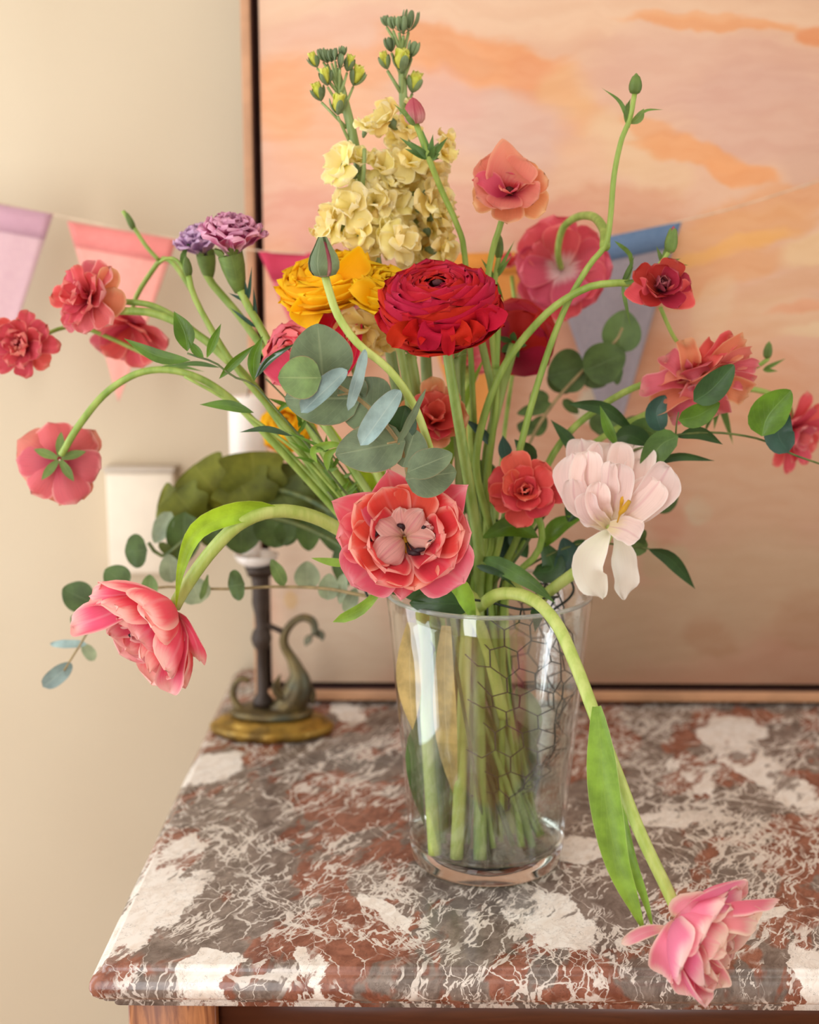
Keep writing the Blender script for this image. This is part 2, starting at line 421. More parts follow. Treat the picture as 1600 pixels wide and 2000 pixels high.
# ------------------------------------------------------------------ marble
def marble():
    g = G('red grey veined marble'); co = g.mapping(g.coord(), loc=(0, .19, 0))
    def m2(v, rz, sc, loc=(0, 0, 0)): return g.mapping(g.mapping(v, (1, 1, 1), (0, 0, R(rz)), loc), sc)
    w1 = g.warp(co, 9, .06); w2 = g.warp(w1, 40, .012)
    st = m2(w1, 20, (1.25, .6, 1))
    big = g.noise(st, 11, 4, .6)
    fine = g.noise(m2(w2, 20, (1.2, .6, 1)), 70, 6, .65)
    grey = g.mix(g.step(fine, .3, .7), srgb(100, 86, 78), srgb(146, 130, 120))
    grey = g.mix(g.step(g.noise(co, 6, 2), .5, .7), grey, g.mix(fine, srgb(82, 76, 72), srgb(126, 116, 110)))
    red = g.mix(g.step(fine, .32, .68), srgb(116, 66, 50), srgb(158, 102, 82))
    c = g.mix(g.step(big, .505, .545), grey, red)
    white = g.mix(g.step(fine, .25, .6), srgb(234, 220, 206), srgb(250, 244, 236))
    # broad pale clouds
    cl = g.noise(m2(g.warp(co, 14, .06), 25, (1.2, .55, 1)), 8.5, 5, .62)
    cm = g.step(cl, .645, .675)
    # pale patches that sit where this slab has them (x, y, rx, ry in metres on the top)
    sp = g.n('ShaderNodeSeparateXYZ'); g.put(sp.inputs[0], g.warp(g.warp(co, 16, .055), 60, .014))
    for (px, py, rx, ry, an) in ((290, 1790, 70, 90, -20), (330, 1690, 50, 60, -10), (400, 1880, 60, 24, 0), (760, 1780, 30, 40, 30), (1485, 1500, 55, 110, 15), (1440, 1425, 70, 30, 0), (1060, 1790, 75, 60, 20), (1590, 1935, 50, 40, 0), (1130, 1660, 60, 22, 15), (420, 1500, 60, 40, -20), (1290, 1600, 80, 16, 5), (680, 1390, 30, 30, 10), (1500, 1790, 60, 14, 25), (600, 1880, 40, 30, 30)):
        p = PZ(px, min(py, 1893), T); kx = K(p); ky = kx / .42
        dx = g.math('SUBTRACT', sp.outputs[0], p.x); dy = g.math('SUBTRACT', sp.outputs[1], p.y)
        ca, sa = math.cos(R(an)), math.sin(R(an))
        a = g.math('MULTIPLY', g.math('ADD', g.math('MULTIPLY', dx, ca), g.math('MULTIPLY', dy, sa)), 1 / (rx * kx))
        b = g.math('MULTIPLY', g.math('SUBTRACT', g.math('MULTIPLY', dy, ca), g.math('MULTIPLY', dx, sa)), 1 / (ry * ky))
        d = g.math('ADD', g.math('MULTIPLY', a, a), g.math('MULTIPLY', b, b))
        d = g.math('ADD', d, g.math('MULTIPLY', g.math('SUBTRACT', fine, .5), 1.6))
        cm = g.math('MAXIMUM', cm, g.step(d, .95, .8))
    hole = g.step(g.noise(m2(g.warp(co, 30, .02), 25, (1.6, .5, 1)), 22, 5, .65), .55, .60)
    cm = g.math('MULTIPLY', cm, g.math('MULTIPLY_ADD', hole, -.8, .95))
    c = g.mix(cm, c, white)
    # veins: cell borders of a warped voronoi, thin and thick, broken up by noise
    def veins(sc, lo, hi, warp, amt, mask_s, m0, m1, stretch, rz):
        v = g.n('ShaderNodeTexVoronoi', feature='DISTANCE_TO_EDGE'); g.put(v.inputs['Vector'], m2(g.warp(g.warp(co, warp, amt), warp * 3, amt * .35), rz, stretch)); v.inputs['Scale'].default_value = sc
        wd = g.math('MULTIPLY_ADD', g.math('POWER', g.noise(co, mask_s, 3), 2.0), hi - lo, lo)
        q = g.math('DIVIDE', v.outputs['Distance'], wd)
        return g.math('MULTIPLY', g.step(q, 1.0, .6), g.step(g.noise(g.mapping(co, (1, 1, 1), loc=(3.1, 1.7, .4)), mask_s * .7, 3), m0, m1))
    # streaks: ridges of stretched noise, ragged splashes that run one way
    def streak(sc, rz, wid, ms, m0, m1, off, st=4.0):
        v = m2(g.warp(g.warp(co, 12, .035), 55, .010), rz, (st * .55, .42, 1), (off, off * .7, 0))
        rg_ = g.math('ABSOLUTE', g.math('SUBTRACT', g.noise(v, sc, 4, .6), .5))
        wd = g.math('MULTIPLY', g.noise(g.mapping(co, loc=(off, 2, 1)), 26, 3), wid)
        return g.math('MULTIPLY', g.step(g.math('DIVIDE', rg_, wd), 1.0, .5), g.step(g.noise(g.mapping(co, loc=(off * 2, 1, off)), ms, 3), m0, m1))
    vc = g.mix(fine, srgb(212, 196, 182), srgb(246, 240, 232))
    for a in ((10, 30, .034, 9, .44, .52, 1.3, 4), (18, 22, .036, 12, .48, .56, 4.1, 4), (13, -30, .022, 10, .48, .56, 7.7, 4), (34, 34, .045, 14, .52, .60, 9.2, 4)):
        c = g.mix(g.math('MULTIPLY', streak(*a), .85), c, vc)
    for a in ((13, .0, .10, 20, .05, 10, .48, .56, (1.5, .7, 1), 25), (30, .0, .09, 30, .025, 14, .50, .58, (1.5, .6, 1), -20), (60, .0, .09, 60, .012, 10, .54, .61, (1.4, .6, 1), 35)):
        c = g.mix(g.math('MULTIPLY', veins(*a), .8), c, vc)
    # dark pits and hairlines
    hl = g.noise(g.warp(co, 50, .02), 42, 5, .7)
    c = g.mix(g.math('MULTIPLY', g.step(g.math('ABSOLUTE', g.math('SUBTRACT', hl, .5)), .008, 0), .5), c, srgb(60, 48, 40))
    g.col(c); g.rough(g.math('MULTIPLY_ADD', fine, .12, .16)); g.b.inputs['Specular IOR Level'].default_value = .5
    g.bump(fine, .04, .0006)
    return g.m
M_MARBLE = marble()
a = PZ(165, 1905, T); b = PZ(1600, 1890, T)
SX0, SX1, SY0, SY1 = a.x, 1.0, -.222, .615
# moulded edge: rings of (inset, height)
pr = [(.013, 0), (.0115, -.0008), (.0095, -.003), (.0095, -.0055), (.0065, -.0062), (.003, -.0085), (.0005, -.013), (0, -.018), (.0008, -.023), (.0045, -.0275), (.0085, -.0298), (.0085, -.0315), (.013, -.0325), (.0165, -.0355), (.0165, -.040)]
V, F = [], []
def ring_pts(ins, z, k=5, rr=.006):
    out = []
    cs = [(SX0, SY0, 180), (SX1, SY0, 270), (SX1, SY1, 0), (SX0, SY1, 90)]
    sg = [(1, 1), (-1, 1), (-1, -1), (1, -1)]
    for (cx, cy, an), (ux, uy) in zip(cs, sg):
        ox, oy = cx + ux * (ins + rr), cy + uy * (ins + rr)
        for q in range(k + 1):
            t = R(an + 90 * q / k); out.append((ox + rr * math.cos(t), oy + rr * math.sin(t), T + z))
    return out
for ins, z in pr: V += ring_pts(ins, z)
n = 24
for i in range(len(pr) - 1):
    for j in range(n): F.append((i * n + j, (i + 1) * n + j, (i + 1) * n + (j + 1) % n, i * n + (j + 1) % n))
F.append(tuple(range(n))); F.append(tuple((len(pr) - 1) * n + j for j in range(n - 1, -1, -1)))
slab_geo = (V, F)
g = G('orange brown wood'); co = g.coord(); gr = g.noise(g.mapping(co, (30, 3, 3)), 4, 6, .6, 1.5)
g.col(g.mix(g.step(gr, .3, .7), srgb(128, 70, 34), srgb(190, 124, 74))); g.rough(.35); M_WOOD = g.m
g = G('dark red brown wood'); co = g.coord(); gr = g.noise(g.mapping(co, (3, 3, 30)), 4, 6, .6, 1.5)
g.col(g.mix(gr, srgb(58, 28, 16), srgb(96, 50, 28))); g.rough(.35); M_WOODD = g.m
cab = thing('commode', 'orange brown wooden chest under a thick red and grey marble top', 'commode', (0, .19, 0))
slab = part(cab, 'marble_top', slab_geo, M_MARBLE, label='polished red grey marble slab with white veins and a moulded edge'); 
for p in slab.data.polygons: p.use_smooth = True
slab.data.polygons[-1].use_smooth = False; slab.data.polygons[-2].use_smooth = False
cx0, cx1, cy0, cy1 = SX0 + .026, SX1 - .03, SY0 + .026, SY1 - .02; zt = T - .0402
for x0, x1 in ((cx0, cx0 + .075), (cx1 - .075, cx1)):
    part(cab, 'corner_post', box(x0, x1, cy0, cy0 + .06, .08, zt, .003), M_WOOD)
part(cab, 'body', box(cx0, cx1, cy0 + .0605, cy1, .10, zt), M_WOODD)
part(cab, 'top_rail', box(cx0 + .0755, cx1 - .0755, cy0 + .012, cy0 + .06, zt - .034, zt), M_WOODD)
for k in range(3):
    z1 = zt - .040 - k * .222; z0 = z1 - .215
    d = part(cab, 'drawer', box(cx0 + .079, cx1 - .079, cy0 + .016, cy0 + .06, z0, z1, .003), M_WOOD)
    for x in (cx0 + .27, cx1 - .27):
        part(cab, 'knob', lathe([(0, 0), (.006, 0), (.005, .012), (.012, .018), (.013, .026), (.007, .031), (0, .032)], (x, cy0 + .016, (z0 + z1) / 2), 16, Matrix.Rotation(R(90), 4, 'X')), M_WOODD, d)
for x in (cx0, cx1 - .05):
    for y in (cy0, cy1 - .05): part(cab, 'foot', box(x, x + .05, y, y + .05, 0, .0995, .004), M_WOODD)

# ------------------------------------------------------------------ painting
def canvas_mat(x0, x1, z0, z1):
    g = G('abstract peach and orange painting'); co = g.mapping(g.coord(), loc=(.3, YP + .02, T))
    w = g.warp(g.warp(co, 5, .07), 22, .025, 4)
    brush = g.noise(g.mapping(w, (1, 1, 5), (0, R(12), 0)), 16, 5, .6)
    sp = g.n('ShaderNodeSeparateXYZ'); g.put(sp.inputs[0], w); X, Z = sp.outputs[0], sp.outputs[2]
    c = g.mix(g.step(g.noise(co, 4, 3), .35, .65), srgb(226, 172, 142), srgb(228, 182, 152))
    S = [ # px, py, rx, ry, angle, colour, softness, strength
      (1050, 10, 700, 55, 2, (238, 196, 164), .6, .9), (700, 70, 160, 50, 0, (232, 180, 156), .6, .7),
      (620, 330, 130, 170, 0, (228, 166, 138), .6, .8), (640, 230, 120, 130, 10, (236, 172, 128), .7, .7), (580, 420, 90, 60, 0, (222, 150, 126), .7, .8),
      (940, 110, 200, 52, 6, (236, 156, 98), .45, 1), (1060, 185, 70, 95, -25, (234, 152, 98), .5, 1), (860, 90, 120, 34, 12, (230, 156, 104), .5, .9), (560, 180, 60, 90, 10, (234, 160, 108), .6, .9), (700, 130, 120, 34, -6, (234, 164, 118), .6, .8), (540, 560, 60, 120, 0, (230, 160, 118), .6, .8), (1120, 240, 60, 60, 40, (232, 164, 108), .5, .8),
      (1100, 170, 60, 60, 30, (234, 180, 126), .6, .7), (960, 240, 160, 80, 8, (224, 180, 164), .6, .9), (860, 190, 90, 60, 0, (226, 172, 156), .6, .7),
      (1400, 140, 260, 90, 0, (222, 172, 152), .55, .9), (1480, 230, 200, 110, 10, (216, 168, 152), .6, .8), (1300, 90, 120, 60, 0, (226, 180, 158), .6, .6),
      (1210, 280, 90, 60, 30, (232, 190, 148), .6, .9), (1290, 350, 70, 40, 10, (232, 190, 150), .5, .8), (1130, 330, 60, 80, 35, (232, 182, 148), .6, .7),
      (1350, 305, 130, 22, 14, (234, 156, 90), .4, .95), (1440, 345, 75, 26, 14, (236, 154, 84), .4, .9), (1260, 250, 60, 20, 30, (232, 158, 100), .5, .8),
      (1400, 34, 190, 13, 2, (236, 160, 102), .5, .9), (1600, 55, 45, 26, 0, (230, 142, 82), .5, .95), (1350, 18, 120, 8, 0, (238, 166, 110), .5, .8),
      (1180, 400, 160, 45, 0, (220, 156, 122), .6, .9), (1060, 430, 120, 50, 0, (222, 152, 126), .6, .8), (900, 420, 80, 60, 0, (220, 158, 136), .6, .8), (760, 380, 60, 60, 0, (218,160,142), .6, .8),
      (1560, 340, 50, 50, 0, (212, 164, 144), .6, .8), (1500, 405, 170, 34, -12, (228, 160, 108), .5, .9), (1420, 455, 190, 40, -10, (230, 164, 104), .5, .8),
      (1420, 480, 120, 20, -12, (238, 172, 84), .5, .95), (1400, 535, 150, 40, -14, (228, 162, 106), .5, .85), (1280, 560, 120, 40, -10, (226, 160, 112), .5, .8),
      (1580, 490, 60, 34, -8, (234, 194, 146), .5, .9), (1530, 570, 120, 34, -16, (224, 170, 130), .6, .8),
      (1490, 640, 130, 50, -10, (232, 186, 146), .6, .8), (1590, 660, 60, 16, -6, (236, 202, 162), .5, .9), (1400, 610, 40, 70, 10, (232, 194, 154), .5, .6), (1560, 615, 60, 12, -6, (232, 158, 116), .5, .8),
      (1350, 800, 260, 160, 0, (230, 166, 126), .7, .85), (1240, 760, 60, 120, 20, (226, 154, 112), .6, .8), (1180, 900, 160, 150, 0, (220, 156, 122), .6, .85),
      (1000, 900, 160, 180, 0, (222, 162, 126), .7, .85), (930, 780, 50, 80, 20, (234, 164, 100), .6, .7), (1080, 620, 70, 80, 20, (222, 150, 118), .6, .7), (900, 620, 80, 90, 0, (228, 160, 112), .6, .7),
      (1150, 790, 30, 42, 15, (232, 216, 190), .35, .9), (1350, 1000, 22, 24, 20, (226, 206, 176), .4, .9), (1290, 1090, 55, 36, 5, (214, 184, 146), .3, .8),
      (1290, 1010, 40, 60, 0, (222, 158, 128), .5, .8), (1480, 960, 170, 110, 0, (228, 182, 146), .7, .8), (1480, 1150, 220, 110, 0, (226, 190, 154), .7, .9),
      (1300, 1220, 200, 90, 0, (224, 190, 156), .6, .9), (1580, 1230, 60, 60, 0, (216, 168, 132), .5, .7), (1400, 1250, 60, 40, 40, (214, 166, 130), .5, .7), (1180, 1230, 90, 110, 0, (222, 190, 156), .6, .8),
      (650, 1250, 140, 120, 0, (222, 194, 164), .7, .9), (600, 1090, 110, 110, 0, (218, 186, 158), .7, .9), (566, 1165, 16, 16, 0, (222, 176, 114), .7, .8), (560, 900, 60, 60, 0, (236, 178, 138), .6, .8), (545, 750, 40, 130, 0, (232, 164, 118), .6, .8),
      (700, 800, 120, 160, 0, (226, 160, 118), .7, .8)]
    for (px, py, rx, ry, an, col, soft, amt) in S:
        p = P(px, py, .452); k = K(p); ca, sa = math.cos(R(an)), -math.sin(R(an))
        dx = g.math('SUBTRACT', X, p.x); dz = g.math('SUBTRACT', Z, p.z)
        a = g.math('MULTIPLY', g.math('ADD', g.math('MULTIPLY', dx, ca), g.math('MULTIPLY', dz, sa)), 1 / (rx * k))
        b = g.math('MULTIPLY', g.math('SUBTRACT', g.math('MULTIPLY', dz, ca), g.math('MULTIPLY', dx, sa)), 1 / (ry * k))
        d = g.math('SQRT', g.math('ADD', g.math('MULTIPLY', a, a), g.math('MULTIPLY', b, b)))
        d = g.math('ADD', d, g.math('MULTIPLY', g.math('SUBTRACT', brush, .5), .45))
        c = g.mix(g.math('MULTIPLY', g.step(d, 1 + soft * .4, 1 - soft * .6), amt), c, srgb(*col))
    hs = g.n('ShaderNodeHueSaturation'); hs.inputs['Saturation'].default_value = .95; hs.inputs['Value'].default_value = .90; g.put(hs.inputs['Color'], c); c = g.mix(1.0, hs.outputs[0], (1.0, .985, .93, 1), 'MULTIPLY')
    c = g.mix(.10, c, g.mix(g.step(brush, .35, .65), srgb(206, 146, 116), srgb(244, 212, 184)))
    g.col(c); g.rough(.7); g.bump(brush, .3, .002)
    return g.m
YP = .452
pl = P(527, 1100, YP).x; pb = PZ(900, 1374, T)
ptg = thing('painting', 'large abstract peach and orange canvas in a slim wooden floater frame', 'painting', (0.3, YP + .02, T))
X0, X1, Z0, Z1 = pl, .95, T + .030, T + 1.05
M_FRAME = plain('pale frame wood', srgb(196, 146, 108), .5, var=.08, scale=20)
M_GAP = plain('dark frame inside', srgb(84, 50, 40), .7)
part(ptg, 'canvas', box(X0, X1, YP, YP + .022, Z0, Z1), canvas_mat(X0, X1, Z0, Z1))
gp, fw = .0105, .0115
part(ptg, 'backing', box(X0 - gp, X1 + gp, YP + .0225, YP + .03, Z0 - gp, Z1 + gp), M_GAP)
part(ptg, 'frame_liner', join(box(X0 - gp, X0 - gp + .0012, YP + .0005, YP + .0222, Z0 - gp, Z1 + gp), box(X0 - gp + .0013, X1 + gp, YP + .0005, YP + .0222, Z0 - gp, Z0 - gp + .0012)), M_GAP)
part(ptg, 'frame_side', box(X0 - gp - fw, X0 - gp - .0002, YP - .003, YP + .034, T + .006, Z1 + gp + fw, .0012), M_FRAME)
part(ptg, 'frame_side', box(X1 + gp + .0002, X1 + gp + fw, YP - .003, YP + .034, T + .006, Z1 + gp + fw, .0012), M_FRAME)
part(ptg, 'frame_bottom', box(X0 - gp, X1 + gp, YP - .003, YP + .034, T + .006, Z0 - gp - .0002, .0012), M_FRAME)
part(ptg, 'frame_top', box(X0 - gp, X1 + gp, YP - .003, YP + .034, Z1 + gp + .0002, Z1 + gp + fw, .0012), M_FRAME)
for x in (X0 + .05, X1 - .05): part(ptg, 'pad', box(x, x + .03, YP + .004, YP + .03, T + .0001, T + .0059), M_GAP)

# ------------------------------------------------------------------ box on the wall
p0 = P(205, 922, YB - .03); p1 = P(345, 1122, YB - .03)
bx = thing('wall_box', 'pale cream box mounted low on the beige wall left of the candle', 'wall box', ((p0.x + p1.x) / 2, YB, p1.z))
part(bx, 'housing', box(p0.x, p1.x, YB - .03, YB - .0005, p1.z, p0.z, .004), plain('cream plastic', srgb(234, 219, 196), .5, var=.02))
part(bx, 'shade_strip', box(p0.x - .002, p1.x + .002, YB - .034, YB - .0005, p0.z + .0002, p0.z + .007, .001), plain('greyish lip', srgb(196, 182, 164), .5, var=.02))  # grey strip puts the shadow line along the box top into colour

# ------------------------------------------------------------------ bunting
def cloth(name, c, d):
    g = G(name); co = g.coord(); wv = g.noise(g.mapping(co, (600, 1, 60)), 1, 2); wh = g.noise(g.mapping(co, (60, 1, 600)), 1, 2)
    f = g.math('MULTIPLY_ADD', wv, .5, g.math('MULTIPLY', wh, .5)); k = g.mix(g.step(f, .35, .65), srgb(*c), srgb(*d))
    g.col(k); g.rough(.9); translucent(g, k, .3); g.bump(f, .3, .0004); return g.m
YG = .43
bt = thing('bunting', 'string of pastel cloth triangle flags hanging across wall and painting', 'bunting', P(600, 495, YG - .01))
line = [P(-420, 330, YG + .12), P(-150, 372, YG + .10), P(0, 398, YG + .08), P(118, 422, YG + .06), P(345, 466, YG + .02), P(510, 490, YG - .006), P(640, 497, YG - .01), P(880, 500, YG - .012), P(1100, 482, YG - .01), P(1330, 432, YG - .004), P(1480, 392, YG - .002), P(1760, 300, YG - .002)]
part(bt, 'string', tube(line, .0009, 120, 5), plain('pale string', srgb(222, 196, 168), .8))
def pennant(a, b, apex, c1, c2, h1, h2, lab, hem=.16, sag=.0):
    A, B, Z = P(*a), P(*b), P(*apex); V, F = [], []; nu, nv = 14, 16
    for i in range(nv + 1):
        v = i / nv
        for j in range(nu + 1):
            u = j / nu; top = A.lerp(B, u); p = top.lerp(Z, v); p = p + Vector((0, .004 * math.sin(u * 7 + v * 3) * (1 - v), 0)); V.append(p)
    for i in range(nv):
        for j in range(nu): k = i * (nu + 1) + j; F.append((k, k + 1, k + nu + 2, k + nu + 1))
    e = part(bt, 'pennant', (V, F), cloth(lab + ' cloth', c1, c2), label=lab + ' triangle flag')
    s = e.modifiers.new('thick', 'SOLIDIFY'); s.thickness = .0008
    V2, F2 = [], []
    for i in range(3):
        v = hem * i / 2
        for j in range(nu + 1):
            u = j / nu; p = A.lerp(B, u).lerp(Z, v); V2.append(p + Vector((0, -.0012 + .004 * math.sin(u * 7 + v * 3) * (1 - v), 0)))
    for i in range(2):
        for j in range(nu): k = i * (nu + 1) + j; F2.append((k, k + 1, k + nu + 2, k + nu + 1))
    part(bt, 'hem', (V2, F2), cloth(lab + ' hem', h1, h2), e).modifiers.new('thick', 'SOLIDIFY').thickness = .0008
y = YG
pennant((-130, 376, y + .10), (103, 418, y + .06), (-10, 760, y + .08), (222, 184, 190), (230, 196, 198), (212, 164, 178), (220, 174, 186), 'pale lavender', .14)
pennant((132, 432, y + .056), (345, 468, y + .02), (232, 785, y + .03), (246, 172, 158), (252, 186, 170), (242, 146, 138), (248, 156, 146), 'salmon pink', .14)
pennant((505, 491, y - .008), (725, 498, y - .01), (640, 800, y), (226, 110, 124), (236, 128, 138), (222, 66, 98), (230, 80, 110), 'hot pink', .18)
pennant((790, 499, y - .012), (1032, 491, y - .01), (922, 905, y), (240, 166, 82), (246, 180, 100), (240, 160, 66), (246, 170, 80), 'golden orange', .10)
pennant((1062, 488, y - .01), (1332, 432, y - .004), (1198, 880, y), (168, 158, 166), (182, 170, 176), (112, 140, 176), (126, 152, 186), 'grey blue', .11)

# ------------------------------------------------------------------ candlestick and candle
g = G('aged bronze'); co = g.coord(); f = g.noise(co, 28, 5, .65); f2 = g.noise(co, 9, 3)
c = g.mix(g.step(f, .35, .65), srgb(78, 66, 44), srgb(122, 104, 62)); c = g.mix(g.step(f2, .5, .62), c, srgb(92, 98, 84))
g.col(c); g.rough(.42); g.b.inputs['Metallic'].default_value = .55; g.bump(f, .6, .002); M_BRONZE = g.m
g = G('gilt rim'); co = g.coord(); f = g.noise(co, 40, 4); g.col(g.mix(g.step(f, .35, .65), srgb(104, 80, 34), srgb(168, 132, 56))); g.rough(.35); g.b.inputs['Metallic'].default_value = .6; M_GILT = g.m
M_DARKM = plain('dark iron', srgb(62, 48, 38), .5, .3)
M_WAX = G('white wax'); M_WAX.col(srgb(242, 232, 222)); M_WAX.rough(.4); M_WAX.b.inputs['Subsurface Weight'].default_value = .15; M_WAX = M_WAX.m
CY = .345
bc = PZ(532, 1428, T); bc.y = CY; k = K(P(532, 1428, CY))
cs = thing('candlestick', 'old bronze candlestick with a curled dolphin on an oval foot', 'candlestick', (bc.x, CY, T))
def scal(r0, z0, sc=1): return (r0, z0)
V, F, U = lathe([(0, .0), (.068, .0), (.074, .003), (.075, .010), (.071, .014), (.066, .0145), (.064, .019), (.056, .022), (.03, .024), (0, .025)], (bc.x, CY, T + .0002), 64, sy=.62)
V = [Vector((bc.x + (v.x - bc.x) * (1 + .025 * math.cos(8 * math.atan2(v.y - CY, v.x - bc.x))), CY + (v.y - CY) * (1 + .025 * math.cos(8 * math.atan2(v.y - CY, v.x - bc.x))), v.z)) for v in V]
part(cs, 'foot', (V, F, U), M_GILT)
V, F, U = lathe([(0, .0245), (.05, .0235), (.052, .028), (.046, .032), (.03, .034), (0, .035)], (bc.x, CY, T), 48, sy=.62); part(cs, 'rock_mound', (V, F, U), M_BRONZE)
def C(px, py, dy=0): return P(px, py, CY + dy)
body = [C(500, 1392, .0), C(475, 1382, .004), C(458, 1352, .006), C(470, 1328, .004), C(486, 1335, .0)]
dol = [C(616, 1240), C(612, 1215), C(592, 1206), C(570, 1218), C(556, 1240), C(556, 1262), C(572, 1290), C(584, 1325), C(576, 1360), C(548, 1388, -.004), C(512, 1402, -.006), C(478, 1392, -.004), C(458, 1368), C(456, 1344), C(470, 1326), C(488, 1330)]
rr = [7, 8, 7, 8, 9, 10, 15, 27, 30, 25, 17, 11, 8, 7, 6, 5]
part(cs, 'dolphin', tube(dol, [r * k for r in rr], 70, 14), M_BRONZE)
for a_, b_, c_, w_ in ((C(584, 1330), C(606, 1352), C(612, 1378), 20), (C(556, 1370, -.02), C(540, 1345, -.026), C(548, 1318, -.024), 18), (C(612, 1236), C(626, 1240), C(630, 1252), 16), (C(608, 1240), C(600, 1252), C(596, 1262), 14)):
    e = part(cs, 'fin', ribbon([a_, b_, c_], w_ * k, 'leaf', 15, .4), M_BRONZE); e.modifiers.new('t', 'SOLIDIFY').thickness = .002
top = P(508, 1105, CY); cxx = P(511, 1250, CY).x
col = [(.0, T + .033), (.012, T + .034), (.013, T + .042), (.007, T + .05), (.0065, T + .105), (.011, T + .112), (.013, T + .12), (.011, T + .128), (.007, T + .134), (.008, T + .15), (.011, T + .165), (.010, T + .185), (.012, T + .20), (.012, T + .205), (.009, T + .212), (.015, top.z - .012), (.019, top.z), (.0, top.z)]
part(cs, 'column', lathe([(r, z) for r, z in col], (cxx, CY, 0), 20), M_DARKM)
part(cs, 'drip_pan', lathe([(0, top.z + .0003), (.014, top.z + .0005), (.023, top.z + .006), (.027, top.z + .014), (.0265, top.z + .015), (.022, top.z + .0085), (.013, top.z + .004), (0, top.z + .004)], (cxx - .004, CY, 0), 28), plain('white pan', srgb(232, 222, 212), .25))
part(cs, 'arm', tube([P(515, 1218, CY), P(535, 1226, CY), P(556, 1236, CY)], [.004, .0035, .004], 10, 8), M_DARKM)
pt = P(478, 772, CY); cw = 37 * K(pt)
cn = thing('candle', 'thick white pillar candle standing on the bronze candlestick', 'candle', (cxx - .004, CY, top.z + .0045))
ccx = P(478, 850, CY).x
part(cn, 'wax', lathe([(0, top.z + .0045), (.012, top.z + .0045), (.0125, T + .30), (cw, T + .31), (cw, pt.z - .003), (cw - .002, pt.z), (cw - .006, pt.z - .002), (0, pt.z - .004)], (ccx + .004, CY, 0), 32), M_WAX)
part(cn, 'wick', tube([Vector((ccx + .004, CY, pt.z - .005)), Vector((ccx + .006, CY, pt.z + .008))], .0008, 4, 6), M_DARKM)

# ------------------------------------------------------------------ vase, water, wire
g = G('clear thin glass')
g.col((1, 1, 1, 1)); gl = g.n('ShaderNodeBsdfGlossy'); gl.inputs['Roughness'].default_value = .015; gl.inputs[0].default_value = (1, 1, 1, 1)
tp = g.n('ShaderNodeBsdfTransparent'); tp.inputs[0].default_value = (.955, .965, .95, 1)
def schlick(g, f0):
    ge = g.n('ShaderNodeNewGeometry'); dt = g.n('ShaderNodeVectorMath', operation='DOT_PRODUCT'); g.put(dt.inputs[0], ge.outputs['Incoming']); g.put(dt.inputs[1], ge.outputs['Normal'])
    k = g.math('POWER', g.math('SUBTRACT', 1.0, g.math('ABSOLUTE', dt.outputs['Value']), clamp=True), 5.0)
    return g.math('MULTIPLY_ADD', k, 1 - f0, f0)
mx = g.n('ShaderNodeMixShader'); g.put(mx.inputs[0], schlick(g, .10)); g.nt.links.new(tp.outputs[0], mx.inputs[1]); g.nt.links.new(gl.outputs[0], mx.inputs[2]); g.nt.links.new(mx.outputs[0], g.out.inputs[0])
M_GLASS = g.m
g = G('clear solid glass'); g.b.inputs['Transmission Weight'].default_value = 1; g.b.inputs['IOR'].default_value = 1.28; g.rough(.0); g.col((.96, .97, .93, 1)); M_SOLID = g.m
vz = T + .0004
va = thing('vase', 'tall clear glass vase filled with water and a bunch of flower stems', 'vase', (0, 0, vz))
def rad(h): return .0735 + (.0970 - .0735) * (h / .2635) ** 1.05
H = .2635
hs = [.0215 + (H - .0215) * i / 14 for i in range(15)]
wall = [(rad(h), vz + h) for h in hs]
wall += [(rad(H) - .0008, vz + H + .0016), (rad(H) - .0028, vz + H + .0016), (rad(H) - .0036, vz + H)] + [(rad(h) - .0036, vz + h) for h in reversed(hs)]
part(va, 'glass_wall', lathe(wall, (0, 0, 0), 96), M_GLASS)
ft = [(0, vz + .0022), (.045, vz + .002), (.060, vz + .0008), (.066, vz), (.0700, vz + .001), (.0728, vz + .004), (.0738, vz + .012), (rad(.0212), vz + .0212), (.0700, vz + .0212), (.0670, vz + .0185), (.055, vz + .0178), (0, vz + .0175)]
part(va, 'glass_base', lathe(ft, (0, 0, 0), 96), M_SOLID)
V = [Vector(v) for v in []]
M_RIM = G('rim glass'); M_RIM.b.inputs['Transmission Weight'].default_value = .8; M_RIM.rough(.05); M_RIM.col((.85, .88, .85, 1)); M_RIM = M_RIM.m
ring = [Vector((math.cos(a) * (rad(H) - .0018), math.sin(a) * (rad(H) - .0018), vz + H + .0016)) for a in [2 * math.pi * i / 72 for i in range(73)]]
part(va, 'rim', tube(ring, .0021, 144, 8, False), M_RIM)
WH = .138
g = G('water'); tp = g.n('ShaderNodeBsdfTransparent'); tp.inputs[0].default_value = (.93, .945, .90, 1)
gl = g.n('ShaderNodeBsdfGlossy'); gl.inputs['Roughness'].default_value = .03
rf = g.n('ShaderNodeBsdfRefraction'); rf.inputs['IOR'].default_value = 1.05; rf.inputs['Roughness'].default_value = .02; rf.inputs[0].default_value = (.96, .97, .94, 1)
m0 = g.n('ShaderNodeMixShader'); m0.inputs[0].default_value = .25; g.nt.links.new(tp.outputs[0], m0.inputs[1]); g.nt.links.new(rf.outputs[0], m0.inputs[2])
mx = g.n('ShaderNodeMixShader'); g.put(mx.inputs[0], g.math('MULTIPLY', schlick(g, .02), .5)); g.nt.links.new(m0.outputs[0], mx.inputs[1]); g.nt.links.new(gl.outputs[0], mx.inputs[2]); g.nt.links.new(mx.outputs[0], g.out.inputs[0])
